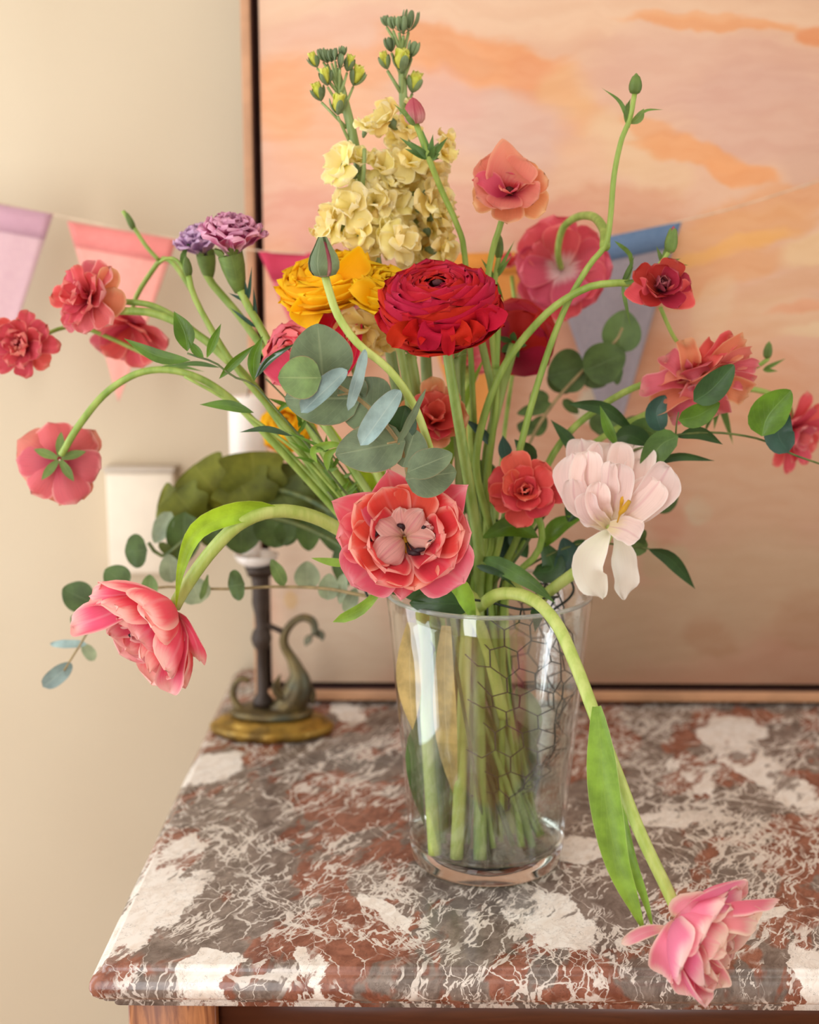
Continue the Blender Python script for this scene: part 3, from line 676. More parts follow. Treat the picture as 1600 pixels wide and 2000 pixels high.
wt = [(0, vz + .0185), (.054, vz + .0188), (.0655, vz + .020)] + [(rad(h) - .0045, vz + h) for h in (.024, .05, .08, .11, WH - .001)] + [(rad(WH) - .0050, vz + WH - .0008), (rad(WH) - .008, vz + WH - .0014), (0, vz + WH - .0014)]
solo('water', lathe(wt, (0, 0, -vz), 72), g.m, 'clear water filling the lower half of the glass vase', 'water', org=(0, 0, 0)).location = (0, 0, vz)
# chicken wire cage
M_WIRE = plain('dark green wire', srgb(34, 46, 40), .4, .3)
hexs = []; NC = 15; ch = .026
rng = random.Random(5)
def wp(u, h):
    a = u / NC * 2 * math.pi; sx = noise.noise(Vector((math.cos(a) * 1.6, math.sin(a) * 2.2, h * 22))) * .024
    r = (rad(max(h, .02)) - .020) * (1 if h > .14 else math.sqrt(max(.02, 1 - ((.14 - h) / .085) ** 2)))
    r = max(.01, r + sx - .004)
    return Vector((r * math.cos(a) + .016 * (1 - (h - .05) / .25), r * math.sin(a), vz + h + noise.noise(Vector((math.cos(a), math.sin(a), h * 9 + 4))) * .016))
wires = []
rows = 10
for i in range(rows):
    h0 = .062 + i * ch * .78
    for j in range(NC):
        o_ = .5 * (i % 2)
        A = wp(j + o_, h0); B = wp(j + o_ + .5, h0 + ch * .26); Cc = wp(j + o_ - .5, h0 + ch * .26); D = wp(j + o_ + .5, h0 + ch * .78)
        am = ((j + o_) / NC * 360) % 360
        if not (180 < am < 245 and h0 > .08): wires += [tube([A, B], .0006, 2, 5, False), tube([A, Cc], .0006, 2, 5, False), tube([B, D], .0008, 2, 5, False)]
top_h = .062 + rows * ch * .78
wires.append(tube([wp(j * .5, top_h) for j in range(NC * 2 + 1)], .0012, 90, 6, False))
solo('chicken_wire', join(*wires), M_WIRE, 'dark crumpled chicken wire cage inside the vase around the stems', 'wire', org=(0, 0, vz + .07))
wl = []
for pts in ([(1075, 1195), (1112, 1168), (1120, 1145), (1100, 1118), (1074, 1128), (1062, 1150)], [(1040, 1130), (1062, 1150), (1078, 1140), (1084, 1120)], [(718, 1165), (712, 1145), (722, 1128), (740, 1140)], [(980, 1135), (1010, 1118), (1036, 1128), (1040, 1150)]):
    wl.append(tube([P(x, y_, .03 if x > 900 else -.02) for x, y_ in pts], .0013, 30, 6))
for i, (q, lb) in enumerate(zip(wl, ('wide loop of dark wire over the right vase rim', 'small dark wire loop at the right rim, behind the wide one', 'dark wire hook at the left end of the vase rim', 'low dark wire arc beside the white tulip stem'))):
    wo = thing('wire_hook', lb, 'wire', Vector(q[0][0])); part(wo, 'wire', q, M_WIRE)

# ================================================================== FLOWERS
# -------- materials
def stem_mat(name, c, d, rough=.45, trans=.12):
    g = G(name); co = g.coord(); f = g.noise(g.mapping(co, (1, 1, .25)), 90, 4)
    k = g.mix(g.step(f, .3, .7), srgb(*c), srgb(*d)); g.col(k); g.rough(rough); g.bump(f, .25, .0006); translucent(g, k, trans)
    return g.m
S_TULIP = stem_mat('tulip stem', (170, 192, 88), (202, 214, 124))
S_RAN = stem_mat('ranunculus stem', (128, 158, 70), (166, 188, 104))
S_BUT = stem_mat('slender stem', (128, 160, 62), (168, 190, 92))
S_STOCK = stem_mat('stock stem', (126, 150, 84), (164, 182, 116))
S_TWIG = stem_mat('green twig', (70, 92, 44), (110, 120, 62))
S_BROWN = stem_mat('brown twig', (140, 120, 78), (176, 152, 104))
S_WET = stem_mat('wet stem', (120, 150, 64), (158, 180, 92))
L_EUC = leaf_mat('grey green eucalyptus', srgb(116, 134, 100), None, srgb(152, 166, 128), .12, .5, srgb(168, 130, 96))
L_EUCB = leaf_mat('bluish eucalyptus', srgb(152, 176, 172), None, srgb(184, 200, 190), .15, .5, srgb(170, 150, 130))
L_EUCG = leaf_mat('fresh eucalyptus', srgb(122, 150, 88), None, srgb(160, 176, 116), .2, .5, srgb(168, 120, 96))
L_EUCD = leaf_mat('dark eucalyptus', srgb(84, 108, 56), None, srgb(104, 126, 80), .2, .5)
L_EUCP = leaf_mat('pale eucalyptus', srgb(168, 184, 150), None, srgb(190, 200, 168), .35, .5)
L_OLIVE = leaf_mat('olive leaf', srgb(122, 128, 40), None, srgb(142, 146, 60), .35, .6)
L_OLIVED = leaf_mat('deep olive leaf', srgb(92, 104, 44), None, srgb(112, 122, 60), .3, .6)
L_RUS = leaf_mat('ruscus leaf', srgb(92, 132, 34), srgb(120, 150, 60), srgb(112, 152, 64), .25, .32)
L_RUSD = leaf_mat('dark ruscus leaf', srgb(54, 86, 42), srgb(74, 108, 58), srgb(76, 110, 60), .18, .35)
L_RUSB = leaf_mat('bluish ruscus leaf', srgb(50, 84, 70), None, srgb(70, 104, 86), .1, .4)
L_RUSM = leaf_mat('mid ruscus leaf', srgb(96, 132, 66), None, srgb(120, 152, 84), .25, .4)
L_TUL = leaf_mat('tulip leaf', srgb(142, 182, 66), srgb(126, 164, 88), srgb(162, 196, 86), .3, .4, srgb(196, 212, 130), .012)
L_TULB = leaf_mat('bright tulip leaf', srgb(166, 202, 48), srgb(120, 160, 90), srgb(180, 210, 70), .4, .4, srgb(206, 220, 130), .012)
L_AMBER = leaf_mat('straw coloured reflection strip', srgb(222, 196, 130), None, srgb(238, 220, 168), .35, .5)
L_SEP = leaf_mat('sepal', srgb(112, 138, 66), None, srgb(150, 170, 92), .2, .5)
L_SEPG = leaf_mat('grey sepal', srgb(128, 148, 104), None, srgb(168, 180, 140), .2, .5)
L_GRASS = leaf_mat('feathery leaf', srgb(104, 138, 62), None, srgb(124, 156, 80), .25, .5)
C_CORAL = petal_mat('coral tulip', srgb(250, 206, 170), srgb(240, 84, 82), srgb(252, 180, 164), .02, .40, .5, 1.0, .15, .35, rib=srgb(240, 120, 120))
C_CORALO = petal_mat('coral tulip outside', srgb(240, 120, 116), srgb(242, 104, 120), srgb(252, 172, 176), .0, .4, .5, 1.05, .14, .3, rib=srgb(246, 150, 150))
C_CORALI = petal_mat('pale inner petal', srgb(244, 206, 170), srgb(236, 176, 164), srgb(250, 214, 200), .0, .4, .5, 1.0, .6, .25, rib=srgb(226, 130, 140))
C_PINK = petal_mat('pink tulip', srgb(250, 200, 170), srgb(242, 92, 118), srgb(252, 196, 186), .0, .3, .35, .95, .10, .3, rib=srgb(244, 150, 160))
C_PINKL = petal_mat('light pink tulip', srgb(254, 220, 190), srgb(250, 158, 170), srgb(254, 228, 210), .0, .35, .3, .9, .06, .42, rib=srgb(250, 184, 190))
C_PINKO = petal_mat('rose outer petal', srgb(250, 196, 186), srgb(244, 138, 166), srgb(254, 220, 212), .0, .3, .45, 1.0, .10, .35)
C_PALE = petal_mat('blush white tulip', srgb(252, 236, 198), srgb(251, 226, 220), srgb(254, 242, 236), .1, .6, .55, 1.1, .25, .35, rib=srgb(232, 186, 190))
C_WHITE = petal_mat('cream hanging petal', srgb(250, 246, 224), srgb(250, 244, 232), srgb(252, 247, 238), .1, .6, .5, 1.0, .10, .35)
C_RED = petal_mat('red ranunculus', srgb(120, 0, 8), srgb(184, 0, 16), srgb(206, 14, 34), .0, .5, .8, 1.2, .12, .12, .8)
C_REDI = petal_mat('crimson inner petal', srgb(120, 2, 18), srgb(178, 4, 32), srgb(208, 60, 84), .0, .5, .85, 1.15, .14, .10, .8)
C_REDD = petal_mat('dark red ranunculus', srgb(140, 4, 20), srgb(172, 10, 34), srgb(196, 26, 44), .0, .5, .75, 1.15, .15, .22, .5)
C_YEL = petal_mat('golden ranunculus', srgb(250, 160, 0), srgb(255, 188, 0), srgb(255, 212, 30), .0, .45, .5, 1.1, .05, .4, .7)
C_YEL2 = petal_mat('yellow ranunculus', srgb(252, 176, 0), srgb(255, 204, 0), srgb(255, 222, 40), .0, .45, .5, 1.1, .05, .4, .7)
C_ROSE = petal_mat('coral pink flower', srgb(236, 60, 70), srgb(238, 84, 100), srgb(250, 140, 140), .0, .4, .6, 1.1, .12, .3)
C_SCAR = petal_mat('scarlet petal', srgb(214, 20, 36), srgb(226, 34, 50), srgb(236, 84, 100), .0, .4, .7, 1.1, .1, .3)
C_SALM = petal_mat('salmon butterfly', srgb(206, 60, 84), srgb(238, 150, 130), srgb(242, 176, 148), .05, .75, .6, 1.1, .22, .5)
C_SALMD = petal_mat('deep salmon', srgb(200, 50, 70), srgb(224, 90, 98), srgb(236, 146, 132), .0, .6, .6, 1.1, .3, .35)
C_SALMO = petal_mat('orange salmon', srgb(212, 84, 80), srgb(238, 152, 112), srgb(246, 196, 152), .0, .55, .5, 1.0, .2, .5)
C_CREDB = petal_mat('coral red butterfly', srgb(202, 46, 48), srgb(230, 88, 82), srgb(240, 130, 114), .0, .5, .6, 1.1, .15, .3)
C_WINE = petal_mat('wine red butterfly', srgb(110, 14, 30), srgb(178, 44, 52), srgb(214, 116, 108), .0, .5, .85, 1.1, .2, .25)
C_WINEI = petal_mat('dusky wine petal', srgb(90, 20, 34), srgb(150, 62, 74), srgb(186, 110, 110), .0, .5, .8, 1.1, .25, .2)
C_DUSK = petal_mat('dusky pink butterfly', srgb(204, 64, 90), srgb(226, 112, 122), srgb(244, 180, 172), .0, .6, .6, 1.1, .25, .4)
C_DUSKB = petal_mat('pink with white eye', srgb(250, 216, 214), srgb(222, 92, 110), srgb(236, 130, 134), .12, .45, .7, 1.1, .2, .35)
C_LIL = petal_mat('lilac pink carnation', srgb(246, 214, 206), srgb(208, 98, 150), srgb(240, 182, 208), .1, .6, .4, 1.0, .55, .3)
C_LILB = petal_mat('lilac carnation', srgb(224, 190, 214), srgb(186, 136, 186), srgb(226, 190, 220), .1, .6, .45, 1.0, .45, .3)
C_STOCK = petal_mat('pale yellow stock', srgb(246, 234, 130), srgb(254, 240, 164), srgb(255, 247, 206), .0, .35, .5, 1.1, .05, .4)
C_STOCK2 = petal_mat('amber stock', srgb(236, 214, 100), srgb(252, 228, 140), srgb(254, 238, 180), .0, .35, .5, 1.1, .08, .35)
C_BUDY = petal_mat('yellow green bud', srgb(200, 208, 60), srgb(226, 226, 90), srgb(240, 238, 140), .0, .4, .5, 1.1, .1, .3)
C_PBUD = petal_mat('pink bud', srgb(226, 168, 160), srgb(192, 92, 104), srgb(176, 60, 84), .1, .7, .7, 1.1, .3, .25)
M_STAM = plain('dark stamen', srgb(40, 14, 24), .6)
M_STY = plain('yellow stamen', srgb(212, 160, 30), .6)
M_EYE = plain('brown seed head', srgb(84, 34, 24), .8, scale=300)
M_EYED = plain('near black eye', srgb(74, 22, 32), .8, scale=300)

RG = random.Random(11)
def bottom(px, py, z=.024): return PZ(px, py, T + z)
BOT = []
def auto_bottom():
    """free spot on the vase floor, golden-angle spread"""
    i = len(BOT); a = i * 2.39996; r = .022 + .033 * math.sqrt(((i * 7) % 23) / 23)
    BOT.append(i); return Vector((r * math.cos(a), r * math.sin(a), T + .024 + .003 * (i % 3)))
def rim(px, Y, dz=.0):
    """point in the mouth of the vase under pixel column px"""
    p = P(px, 1160, Y); z = T + .262 + dz; q = CAM + (p - CAM); k = P(px, 1165, Y); v = Vector((k.x, Y, z))
    r = math.hypot(v.x, v.y)
    if r > .084: v.x *= .084 / r; v.y *= .084 / r
    return v
def stem(th, pts, r0, r1, mat, bot=None, rm=None, name='stem', parent=None, n=None, k=10):
    """pts run upward as pixels (px, py, Y); from the vase floor through the mouth first when rm is given"""
    q = []
    if rm is not None:
        b = bot if bot is not None else ORG[th.name]
        r_ = rim(*rm); q = [b, b.lerp(r_, .5), r_]
    q += [P(*p) if not isinstance(p, Vector) else p for p in pts]
    m = K(q[-1]); L = len(q); q0 = r0 * ((1 if r0 >= 15 else .72) if rm is not None else 1)
    return part(th, name, tube(q, [q0 * m, (q0 + r1) / 2 * m, r1 * m], n or (L * 7), k), mat, parent)
def leaf(th, pts, wpx, mat, kind='leaf', roll=0, cup=.25, fold=0, ruf=0, name='leaf', parent=None, label=None, nv=10, nu=6, seed=None):
    q = [P(*p) if not isinstance(p, Vector) else p for p in pts]
    if len(q) == 2:
        m = (q[0] + q[1]) / 2; L = (q[1] - q[0]).length; m = m + (CAM - m).normalized() * L * .07; q = [q[0], m, q[1]]
    k = K(q[len(q) // 2])
    sd = RG.randrange(9999) if seed is None else seed
    return part(th, name, ribbon(q, wpx * k, kind, roll, cup, nu, nv, ruf * k, sd, fold), mat, parent, label)
def ring(th, M, n, L, W, th0, th1, mat, az0=0, jl=.12, ja=.35, jt=6, name='petal', k=1, parent=None, **kw):
    out = []
    for i in range(n):
        az = az0 + 360 / n * (i + RG.uniform(-ja, ja) * .5); s = RG.uniform(-jt, jt)
        m = mat[RG.randrange(len(mat))] if isinstance(mat, list) else mat
        out.append(part(th, name, petal(M, az, L * k * RG.uniform(1 - jl, 1 + jl), W * k * RG.uniform(1 - jl, 1 + jl), th0 + s, th1 + s * 1.5 + RG.uniform(-jt, jt), seed=RG.randrange(99999), **kw), m, parent))
    return out
def sepals(th, M, n, L, W, th0, th1, mat=None, k=1, az0=0, parent=None):
    for i in range(n): part(th, 'sepal', petal(M, az0 + 360 / n * i, L * k, W * k, th0, th1, .002, 0, 'point', .4, 0, i, 4, 6), mat or L_SEP, parent)
def bud(th, c, axis, w, h, mat, n=4, tip=.1, name='bud', parent=None, smat=None, open_=0, sw=.56):
    """closed bud: a core with overlapping sepals hugging it"""
    M = frame(c, axis)
    prf = [(0, 0), (.32, .03), (.46, .16), (.5, .34), (.46, .52), (.34, .74), (.16, .92), (0, 1)]
    b = part(th, name, lathe([(r * w * .92, z * h) for r, z in prf], (0, 0, 0), 14, M), mat, parent)
    for i in range(n):
        az = 360 / n * i + 20
        pts = [M @ Vector((math.cos(R(az)) * w * .5 * r, math.sin(R(az)) * w * .5 * r, z * h)) for r, z in ((.2, -.01), (.78, .06), (1.02, .22), (1.05, .4), (.92, .6), (.62 + open_, .82), (.3 + open_ * 2, 1.0 - tip))]
        V, F, U = [], [], []
        for a_, pt in enumerate(pts):
            v = a_ / 6; hw = w * .5 * 6.28 / max(n, 4) * sw * (math.sin(math.pi * min(1, v * .82 + .12)))
            rad_ = (M.to_3x3() @ Vector((math.cos(R(az)), math.sin(R(az)), 0))); tg = (M.to_3x3() @ Vector((-math.sin(R(az)), math.cos(R(az)), 0)))
            for j in range(5):
                s = j / 2 - 1; V.append(pt + tg * hw * s - rad_ * hw * .35 * s * s); U.append(((s + 1) / 2, v))
        for a_ in range(6):
            for j in range(4): q = a_ * 5 + j; F.append((q, q + 1, q + 6, q + 5))
        part(th, 'sepal', (V, F, U), smat or L_SEP, b if parent is None else parent)
    return b
def stamens(th, M, n, L, sp, mat, k=1, w=.0011, z0=.0, name='stamen'):
    for i in range(n):
        a = 6.28 * i / n + .3; d = Vector((math.cos(a) * sp, math.sin(a) * sp, 1)).normalized() * L
        b = Vector((math.cos(a) * .003, math.sin(a) * .003, z0)); 
        part(th, name, tube([M @ b, M @ (b + d * .55), M @ (b + d * .62), M @ (b + d)], [w * .5, w * .5, w * 1.5, w * 1.2], 8, 6), mat)
def px(p): return K(p)

# ================================================================== the five tulips
# --- A: coral tulip that looks at the viewer over the vase mouth
hA = P(786, 1042, -.135); kA = K(hA)
A = thing('tulip', 'open coral double tulip facing forward just above the vase rim, pale folded heart', 'tulip', bottom(1012, 1590, .03))
MA = frame(P(790, 1050, -.105), (CAM - hA).normalized() + Vector((-.02, 0, .10)))
X3 = MA.to_3x3()
def azpx(dx, dy):      # azimuth in the head's own frame for a direction seen in the picture
    v = X3.transposed() @ (CM @ Vector((dx, -dy, 0))); return math.degrees(math.atan2(v.y, v.x))
for (dx, dy, L, W, t0, t1, kind, mt, ru) in (
    (-130, -60, 168, 120, 78, 62, 'point', C_CORALO, 2), (-28, -128, 150, 130, 74, 50, 'point', C_CORALO, 2), (112, -88, 172, 120, 76, 58, 'point', C_CORALO, 2),
    (100, 75, 158, 140, 80, 66, 'wide', C_CORALO, 4), (-90, 88, 150, 140, 80, 62, 'wide', C_CORALO, 4), (0, 100, 132, 130, 82, 62, 'point', C_CORALO, 4), (-128, 10, 140, 110, 80, 60, 'wide', C_CORALO, 4), (125, 0, 142, 130, 80, 56, 'wide', C_CORALO, 4),
    (-80, -50, 140, 110, 74, 34, 'round', C_CORAL, 3), (-40, -98, 134, 96, 70, 26, 'wide', C_CORAL, 3), (32, -98, 138, 104, 70, 26, 'wide', C_CORAL, 3), (86, -60, 146, 112, 74, 34, 'wide', C_CORAL, 4),
    (108, -10, 146, 110, 78, 30, 'wide', C_CORAL, 5), (82, 58, 140, 120, 80, 36, 'wide', C_CORAL, 6), (20, 96, 122, 120, 82, 44, 'wide', C_CORAL, 6), (-52, 84, 128, 130, 80, 36, 'wide', C_CORAL, 6), (-96, 30, 132, 110, 78, 34, 'wide', C_CORAL, 5), (-72, -78, 128, 80, 74, 40, 'round', C_CORALO, 4),
    (78, 0, 124, 90, 80, 0, 'wide', C_CORAL, 7), (66, 44, 114, 84, 84, 4, 'wide', C_CORAL, 7), (-62, 24, 112, 92, 84, 2, 'wide', C_CORAL, 6), (-30, 60, 108, 90, 88, 10, 'wide', C_CORAL, 6), (-60, -30, 108, 76, 78, 0, 'wide', C_CORAL, 5)):
    part(A, 'petal', petal(MA, azpx(dx, dy) + RG.uniform(-3, 3), L * kA, W * kA, t0, t1, 3 * kA, 0, kind, .55, ru * kA, RG.randrange(9999), 10, 12, 2.4, notch=.05), mt)
for (dx, dy, L, W, t0, t1, lift, tw) in ((-46, -30, 78, 60, 10, 118, 50, 25), (-8, -60, 70, 50, 10, 100, 46, -15), (34, -46, 76, 66, 5, 112, 54, 10), (-14, 14, 92, 78, 5, 125, 52, -20), (44, 6, 74, 54, 10, 108, 50, 30), (72, 22, 88, 58, 50, 20, 20, -20), (62, -26, 80, 40, 40, 40, 30, 40)):
    part(A, 'petal', petal(MA, azpx(dx, dy), L * kA, W * kA, t0, t1, 5 * kA, (lift - 38) * kA, 'round', -.8, 5 * kA, RG.randrange(999), 8, 12, 2.6, kk=.9, twist=tw, notch=.05), C_CORALI, label='pale folded inner petal')
for (dx, dy) in ((-60, -14), (56, 18), (44, -10), (-2, -22), (12, 40), (24, 36)):
    v = X3.transposed() @ (CM @ Vector((dx, -dy, 0))); v.z = 0; tg = Vector((-v.y, v.x, 0)) * kA * .22
    b0 = MA @ Vector((v.x * kA * .3, v.y * kA * .3, .004)); b1 = MA @ Vector((v.x * kA * .8, v.y * kA * .8, 34 * kA)); b2 = MA @ (Vector((v.x * kA * .95, v.y * kA * .95, 40 * kA)) + tg); b3 = MA @ (Vector((v.x * kA * 1.05, v.y * kA * 1.05, 36 * kA)) + tg * 2.2)
    part(A, 'stamen', tube([b0, b1, b1.lerp(b2, .3), b2, b3], [.0007, .0008, .0018, .0024, .0012], 12, 7), M_STAM)
part(A, 'pistil', tube([MA @ Vector((0, 0, 0)), MA @ (X3.transposed() @ (CM @ Vector((6 * kA, -32 * kA, 0))) + Vector((0, 0, .006)))], [.002, .003], 6, 8), M_STY)
stem(A, [(985, 1400, -.035), (950, 1260, -.055), (925, 1200, -.075), (885, 1140, -.085), (815, 1085, -.085), (790, 1058, -.098)], 13, 12, S_TULIP, rm=None, n=40)
leaf(A, [(925, 1205, -.08), (895, 1145, -.10), (850, 1130, -.115), (800, 1142, -.125)], 40, L_TUL, 'strap', 10, .7, label='pale green bract under the flower')
leaf(A, [(650, 1215, -.10), (700, 1192, -.10), (735, 1160, -.10), (765, 1120, -.10)], 26, L_TUL, 'lance', 20, .5)
leaf(A, [(690, 1100, -.09), (650, 1098, -.09), (608, 1090, -.09)], 17, L_TUL, 'strap', 0, .3)
leaf(A, [(860, 1110, -.10), (885, 1092, -.11), (908, 1070, -.11)], 22, L_TUL, 'strap', 20, .3)

# --- B: pink tulip hanging to the left
def head_from_px(c, nose, tilt_to_cam, Y):
    """axis that points in the picture from c to nose and leans toward the viewer"""
    p = P(c[0], c[1], Y); d = CM @ Vector((nose[0] - c[0], -(nose[1] - c[1]), 0)).normalized()
    return p, (d * math.cos(R(tilt_to_cam)) + (CAM - p).normalized() * math.sin(R(tilt_to_cam)))
def double_tulip(th, c, nose, tilt, Y, scale, mats, seed, extra=(), stm=True, spread=1.0):
    p, ax = head_from_px(c, nose, tilt, Y); M = frame(p, ax, seed * 37); k = K(p) * scale
    mo, mi, mc = mats; rg = random.Random(seed)
    def rn(n, L, W, t0, t1, m, a0, kind, cup, ru, lift=0, r0=3):
        for i in range(n):
            az = a0 + 360 / n * (i + rg.uniform(-.15, .15)); s = rg.uniform(-7, 7)
            part(th, 'petal', petal(M, az, L * k * rg.uniform(.9, 1.08), W * k * rg.uniform(.9, 1.1), t0 * spread + s, t1 * spread + s * 1.4, r0 * k, lift * k, kind, cup, ru * k, rg.randrange(99999), 10, 12, 2.2, notch=.04), m[rg.randrange(len(m))] if isinstance(m, list) else m)
    rn(6, 184, 142, 86, 22, mo, 0, 'wide', .8, 4)
    rn(6, 172, 132, 76, 14, [mo, mi], 30, 'wide', .85, 5)
    rn(7, 154, 104, 62, 10, mi, 10, 'wide', .9, 7, 4)
    rn(6, 132, 84, 48, 4, mi, 38, 'round', .9, 8, 8)
    rn(5, 100, 56, 40, -6, mc, 20, 'round', .9, 6, 10)
    if stm: stamens(th, M, 6, 104 * k, .34, M_STAM, w=.0013)
    return M, p, k
B = thing('tulip', 'vivid pink double tulip drooping far left on an arched stem', 'tulip', bottom(850, 1668))
MB, pB, kB = double_tulip(B, (338, 1190), (238, 1270), 26, -.10, .93, (C_PINK, C_PINK, C_PINK), 3)
for tipx, tipy, w_, ro in ((176, 1166, 62, 25), (140, 1224, 74, 20), (392, 1290, 60, 45), (330, 1350, 66, 20)):
    dx, dy = tipx - 336, tipy - 1190
    leaf(B, [(336, 1190, -.10), (336 + dx * .4 + dy * .10, 1190 + dy * .4 - dx * -.06 - 8, -.125), (336 + dx * .75 + dy * .06, 1190 + dy * .75 - 8, -.13), (tipx, tipy, -.115)], w_, C_PINK, 'wide', ro, .9, 0, 5, 'petal', nv=14, nu=10)
stem(B, [(760, 1120, -.03), (700, 1060, -.05), (620, 1012, -.07), (540, 998, -.085), (470, 1022, -.095), (410, 1080, -.10), (360, 1150, -.10), (340, 1186, -.10)], 15, 13, S_TULIP, rm=(820, -.02), n=60)
leaf(B, [(555, 1000, -.085), (500, 996, -.092), (440, 1008, -.10), (385, 1040, -.11), (356, 1110, -.115), (342, 1200, -.118)], 48, L_TULB, 'lance', [-10, 0, 25, 40], .8, nv=20, nu=8)

# --- C: pale pink tulip hanging at the bottom right
Cc = thing('tulip', 'light pink double tulip hanging at lower right in front of the marble edge', 'tulip', bottom(892, 1676))
MC, pC, kC = double_tulip(Cc, (1322, 1800), (1440, 1858), 30, -.262, .92, (C_PINKO, C_PINKL, C_PINKL), 8)
for tipx, tipy, w_, ro in ((1520, 1762, 50, 50), (1448, 1738, 74, 35), (1480, 1800, 70, 10), (1296, 1905, 74, 30), (1340, 1943, 56, 20), (1410, 1928, 60, 10), (1372, 1790, 100, 0)):
    dx, dy = tipx - 1322, tipy - 1798
    leaf(Cc, [(1322, 1798, -.262), (1322 + dx * .4, 1798 + dy * .4 - 8, -.285), (1322 + dx * .75, 1798 + dy * .75 - 8, -.288), (tipx, tipy, -.272)], w_, C_PINKO if ro >= 20 else C_PINKL, 'wide', ro, .9, 0, 3, 'petal', nv=14, nu=10)
leaf(Cc, [(1300, 1812, -.262), (1258, 1822, -.27), (1214, 1844, -.27)], 30, C_PINKL, 'round', 10, .8, 0, 1, 'petal', label='stray pale petal bent back to the left')
stem(Cc, [(935, 1185, -.055), (975, 1160, -.085), (1035, 1168, -.115), (1085, 1215, -.145), (1125, 1300, -.175), (1165, 1405, -.20), (1205, 1510, -.22), (1250, 1625, -.24), (1300, 1730, -.255), (1325, 1785, -.26)], 16, 12, S_TULIP, rm=(915, -.03), n=80)
leaf(Cc, [(1166, 1380, -.205), (1172, 1440, -.222), (1182, 1560, -.24), (1205, 1680, -.252), (1240, 1770, -.258), (1262, 1828, -.26)], 66, L_TUL, 'strap', [10, 0, 25], .6, nv=20, nu=8, ruf=2)
leaf(Cc, [(1195, 1480, -.205), (1215, 1590, -.225), (1235, 1680, -.24), (1262, 1760, -.25), (1280, 1835, -.255)], 40, L_TUL, 'lance', [60, 40, 10], .6, nv=18)

# --- D: pale blush tulip, two petals hanging
D = thing('tulip', 'blush white tulip right of the vase with two petals hanging down', 'tulip', auto_bottom())
YD = -.05; n0 = (1190, 1030, YD)
for (tx, ty, w_, ro, mx_, my_, dy, dep) in (
    (1135, 858, 70, 10, 1150, 940, .0, .035), (1192, 868, 92, 0, 1190, 950, .0, .03), (1238, 872, 92, 0, 1222, 950, 0, .03), (1268, 905, 80, -8, 1240, 965, 0, .02),
    (1120, 885, 70, -30, 1128, 960, 0, .01), (1150, 880, 64, -10, 1150, 960, 0, .0), (1308, 912, 76, 20, 1268, 970, 0, .0), (1290, 940, 70, -10, 1245, 990, 0, -.01),
    (1117, 935, 60, 30, 1128, 985, 0, -.01), (1170, 940, 48, 5, 1168, 985, 0, -.02), (1212, 905, 62, 0, 1202, 970, 0, -.012), (1190, 900, 40, 30, 1186, 960, 0, -.014), (1148, 960, 50, -20, 1155, 1000, 0, -.02)):
    leaf(D, [n0, (mx_, my_, YD + dep * .6 - .012), (tx, ty, YD + dep * 1.2)], w_ * 1.18, C_PALE, 'wide', ro, .85, 0, 6, 'petal', nv=16, nu=10)
leaf(D, [(1190, 1028, YD - .01), (1222, 1035, YD - .025), (1250, 1052, YD - .03)], 62, C_PALE, 'wide', -20, .5, 0, 5, 'petal', nv=12, nu=8)
leaf(D, [(1190, 1036, YD - .004), (1172, 1060, YD - .018), (1152, 1110, YD - .02), (1178, 1168, YD - .015)], 76, C_WHITE, 'drop', 12, 1.1, 0, 9, 'petal', nv=16, nu=8, label='limp cream petal hanging down, left one')
leaf(D, [(1200, 1032, YD - .004), (1208, 1060, YD - .014), (1215, 1110, YD - .016), (1218, 1170, YD - .012)], 66, C_WHITE, 'drop', -24, 1.1, 0, 8, 'petal', nv=16, nu=8, label='limp cream petal hanging down, right one')
part(D, 'stamen', tube([P(1206, 1020, YD - .02), P(1212, 1002, YD - .03), P(1216, 998, YD - .03), P(1230, 978, YD - .032)], [.0007, .0008, .0028, .0018], 10, 7), M_STY)
part(D, 'stamen', tube([P(1206, 1010, YD - .01), P(1216, 980, YD - .02), P(1218, 972, YD - .02), P(1222, 958, YD - .02)], [.0007, .0008, .0028, .0022], 10, 7), M_STY)
part(D, 'receptacle', ball(P(1192, 1032, YD), .006, .006, .006), S_TULIP)
stem(D, [(1040, 1175, -.0), (1090, 1142, -.02), (1135, 1108, -.035), (1170, 1075, -.04), (1192, 1034, YD)], 15, 11, S_TULIP, rm=(985, .02), n=40)

# ================================================================== ranunculus with many petals
def ranunculus(th, c, axis, Rpx, kz, mats, layers=13, spin=0, seed=1, rag=0, a_out=112, dens=1.0, ruf=.0012, flare=.07, inner=18, eye=True):
    M = frame(c, axis, spin); k = K(c); Rr = Rpx * k; rg = random.Random(seed)
    for L in range(layers):
        t = L / (layers - 1)
        a1 = a_out * (1 - t) ** .9 + inner * t ** 1.1
        rr = Rr * (1 - .10 * t) if t < .5 else Rr * (.95 - (t - .5) * 1.05)
        n = max(4, int(round((7.5 - 3 * t) * dens)))
        for i in range(n):
            az = L * 47 + 360 / n * (i + rg.uniform(-.2, .2)); aa = a1 + rg.uniform(-4, 4)
            m = mats[1] if t > .45 else mats[0]
            W = 360 / n * rg.uniform(1.7, 2.3)
            part(th, 'petal', shell(M, az, rr * rg.uniform(.97, 1.03), kz, aa, W, flare + (.10 if t < .12 else 0) + rg.uniform(-.02, .03), ruf, rg.randrange(9999), notch=.12), m)
    if eye: part(th, 'eye', ball(M @ Vector((0, 0, Rr * kz * .40)), Rr * .09, Rr * .09, Rr * .05, M, 12, 6, .2, seed), mats[2])
    return M, k
E = thing('ranunculus', 'big bright red many-petalled ranunculus in the centre on a straight pale stem', 'ranunculus', bottom(938, 1678))
cE = P(858, 588, -.085)
